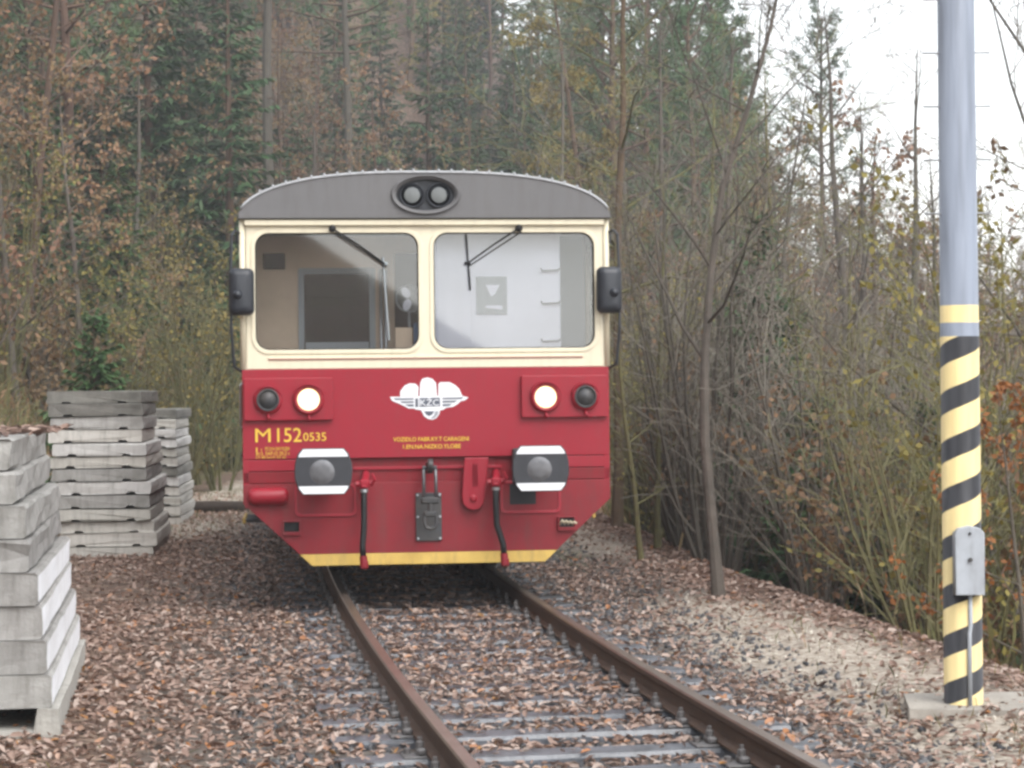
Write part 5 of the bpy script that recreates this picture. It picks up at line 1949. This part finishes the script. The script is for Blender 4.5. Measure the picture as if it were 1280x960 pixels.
wood([('brown1', 345, 74, 1.0), ('brown1', 400, 88, 1.1), ('bare0', 370, 100, 1.1), ('spruce1', 425, 92, 1.1), ('brown0', 350, 96, 1.2), ('spruce1', 375, 78, .9), ('spruce1', 235, 72, 1.0),
      ('pine1', 45, 60, .9), ('spruce1', 75, 76, 1.1), ('spruce1', 5, 84, 1.2), ('young1', 130, 58, 1.1), ('young1', 55, 48, .9)], 'between the tall trunked pines and the stacks')
mound = []
for k in range(46):
    Y = rnd.uniform(108, 165)
    px_ = 300 + 480 * (k + rnd.random()) / 46
    mound.append((rnd.choice(['spruce0', 'brown1', 'brown0', 'brown1', 'spruce1', 'larch0', 'pine1']), px_, Y, rnd.uniform(.9, 1.15)))
wood(mound, 'on the hill top above the railcar')
# far wood on the slope at the back
for k in range(190):
    Y = rnd.uniform(80, 185)
    px_ = rnd.uniform(740, 1420)
    kd = rnd.choice(['brown1', 'brown1', 'brown0', 'brown0', 'bare0', 'bare1'])
    sc_ = (.72 if px_ > 950 else 1.0) * rnd.uniform(.85, 1.15)
    put_tree(kd, at(px_, Y), Y, sc_, '%s of the hazy far slope' % KIND[kd], '%s of the hazy far slope' % KIND[kd])
# the woods go on to both sides of the view
side = []
for k in range(46):
    Y = rnd.uniform(26, 110)
    side.append((rnd.choice(['brown1', 'brown0', 'spruce1', 'spruce0', 'pine1', 'bare0', 'brown1', 'young1']), -20 - 520 * (k + rnd.random()) / 46, Y, rnd.uniform(.85, 1.15)))
wood(side, 'farther along the hillside beyond the beam stack')
side = []
for k in range(46):
    Y = rnd.uniform(24, 110)
    side.append((rnd.choice(['brown1', 'brown0', 'bare0', 'bare1', 'bare2', 'spruce1', 'young1', 'brown1']), 1300 + 560 * (k + rnd.random()) / 46, Y, rnd.uniform(.8, 1.05)))
wood(side, 'farther down the valley beyond the striped pole')
# --- shrubs
for (kd, px_, Y, k) in (('mossy', 225, 40, 1.0), ('mossy', 255, 44, 1.1), ('mossy', 195, 45, 1.0), ('hazel0', 275, 41, 1.1), ('mossy', 285, 50, 1.2), ('hazel0', 160, 42, .9)):
    put_shrub(kd, at(px_, Y), Y, k, 'olive green mossy shrub on the bank between slab stacks and railcar', 'mossy shrubs behind the slab stacks')
for k in range(60):
    Y = rnd.uniform(29, 64)
    px_ = rnd.uniform(-60, 310)
    x = at(px_, Y)
    if t_off(x, Y) > -5.4:
        continue
    kd = rnd.choice(['oakscrub', 'bramble', 'hazel0', 'mossy', 'oakscrub'])
    put_shrub(kd, x, Y, rnd.uniform(.7, 1.1), {'hazel0': 'olive twiggy shrub on the left bank', 'mossy': 'tall mossy shrub on the left bank', 'oakscrub': 'scrub oak with brown leaves on the left bank', 'bramble': 'low brown bramble on the left bank', 'hazel1': 'grey leafless shrub on the left bank'}[kd],
              {'oakscrub': 'oak', 'hazel0': 'olive'}.get(kd, kd) + ' shrubs on the left bank')
for k in range(70):
    Y = rnd.uniform(17, 60)
    px_ = rnd.uniform(790, 1330)
    x = at(px_, Y)
    t = float(t_off(x, Y))
    if t < 3.4:
        continue
    kd = rnd.choice(['hazel0', 'hazel1', 'mossy', 'bramble', 'hazel0', 'oakscrub'])
    put_shrub(kd, x, Y, rnd.uniform(.75, 1.15), {'hazel0': 'olive twiggy shrub in the thicket below the right hand bank', 'hazel1': 'grey twiggy shrub in the thicket below the right hand bank',
                                               'mossy': 'tall mossy shrub in the thicket below the right hand bank', 'oakscrub': 'brown leaved scrub in the thicket below the right hand bank', 'bramble': 'arching bramble in the thicket below the right hand bank'}[kd],
              {'hazel0': 'olive', 'hazel1': 'grey', 'mossy': 'mossy', 'bramble': 'bramble', 'oakscrub': 'brown'}[kd] + ' shrubs of the right hand thicket')

for k in range(44):
    Y = rnd.uniform(18.5, 34)
    px_ = rnd.uniform(780, 1200)
    x = at(px_, Y)
    if t_off(x, Y) < 3.3:
        continue
    kd = rnd.choice(['hazel1', 'hazel0', 'hazel1', 'oakscrub'])
    put_shrub(kd, x, Y, rnd.uniform(.6, 1.0), {'hazel0': 'olive brushwood on the upper right hand bank', 'hazel1': 'grey brushwood on the upper right hand bank', 'oakscrub': 'brown leaved brush on the upper right hand bank'}[kd],
              {'hazel0': 'olive', 'hazel1': 'grey', 'oakscrub': 'brown'}[kd] + ' brush on the upper right hand bank')

# --- dry grass and bracken
BL_V = [(-.06, 0, 0), (.06, 0, 0), (.05, .12, .5), (-.04, .12, .5), (0.0, .42, .9)]
BL_F = [(0, 1, 2), (0, 2, 3), (3, 2, 4)]


def tufts(name, n, s0, s1, t0, t1, hmin, hmax, label, seed, dens=None, vmin=0.0, vmax=1.0):
    r2 = np.random.RandomState(seed)
    P, s_, t_ = st_points(r2, n, s0, s1, t0, t1, 1.3)
    if dens is not None:
        k = r2.uniform(0, 1, n) < dens(P, s_, t_)
        P = P[k]
    P = P + r2.normal(0, .02, P.shape)
    n = len(P)
    z = terrain(P[:, 0], P[:, 1]) - .01
    h = r2.uniform(hmin, hmax, n)
    sc = np.stack([h * r2.uniform(.25, .6, n), h, h], 1)
    me = scatter_mesh(name, BL_V, BL_F, np.column_stack([P, z]), rot_mats(r2, n, .35), sc, r2.uniform(vmin, vmax, n), 'grass_dry', .2, r2)
    tag(link(name, me), label, 'undergrowth', kind='stuff')


clump = lambda a, b: (lambda P, s_, t_: np.clip(a + b * wob(P[:, 0] * 1.7, P[:, 1] * 1.7, 0), 0, 1))
tufts('bank_undergrowth', 70000, -12, 48, -18, -4.6, .15, .75, 'dry grass and bracken covering the left bank', 61, clump(.5, .8))
tufts('edge_grass', 9000, -9, 26, 2.0, 4.6, .04, .16, 'short dry grass along the edge of the right shoulder', 62, clump(.35, .9), 0, .75)
tufts('slope_undergrowth', 24000, -10, 40, 3.3, 18, .15, .5, 'brown undergrowth on the slope below the right bank', 63, clump(.55, .6))
tufts('verge_grass', 9000, -8, 24, -5.0, -2.0, .04, .13, 'short green grass around the feet of the concrete stacks', 64, clump(.1, .9), 0, .4)

# --- haze
mb = MB()
mb.box((20, 170, 30), (700, 520, 100))
hz = mb.build('haze', 'rubber')
hz.data.materials.clear()
mh = bpy.data.materials.new('haze_air')
mh.use_nodes = True
nt = mh.node_tree
nt.nodes.remove(nt.nodes['Principled BSDF'])
pv = nt.nodes.new('ShaderNodeVolumePrincipled')
pv.inputs['Color'].default_value = (0.93, 0.95, 1.0, 1)
pv.inputs['Density'].default_value = 0.0014
pv.inputs['Anisotropy'].default_value = 0.2
nt.links.new(pv.outputs[0], nt.nodes['Material Output'].inputs['Volume'])
hz.data.materials.append(mh)
tag(hz, kind='stuff')
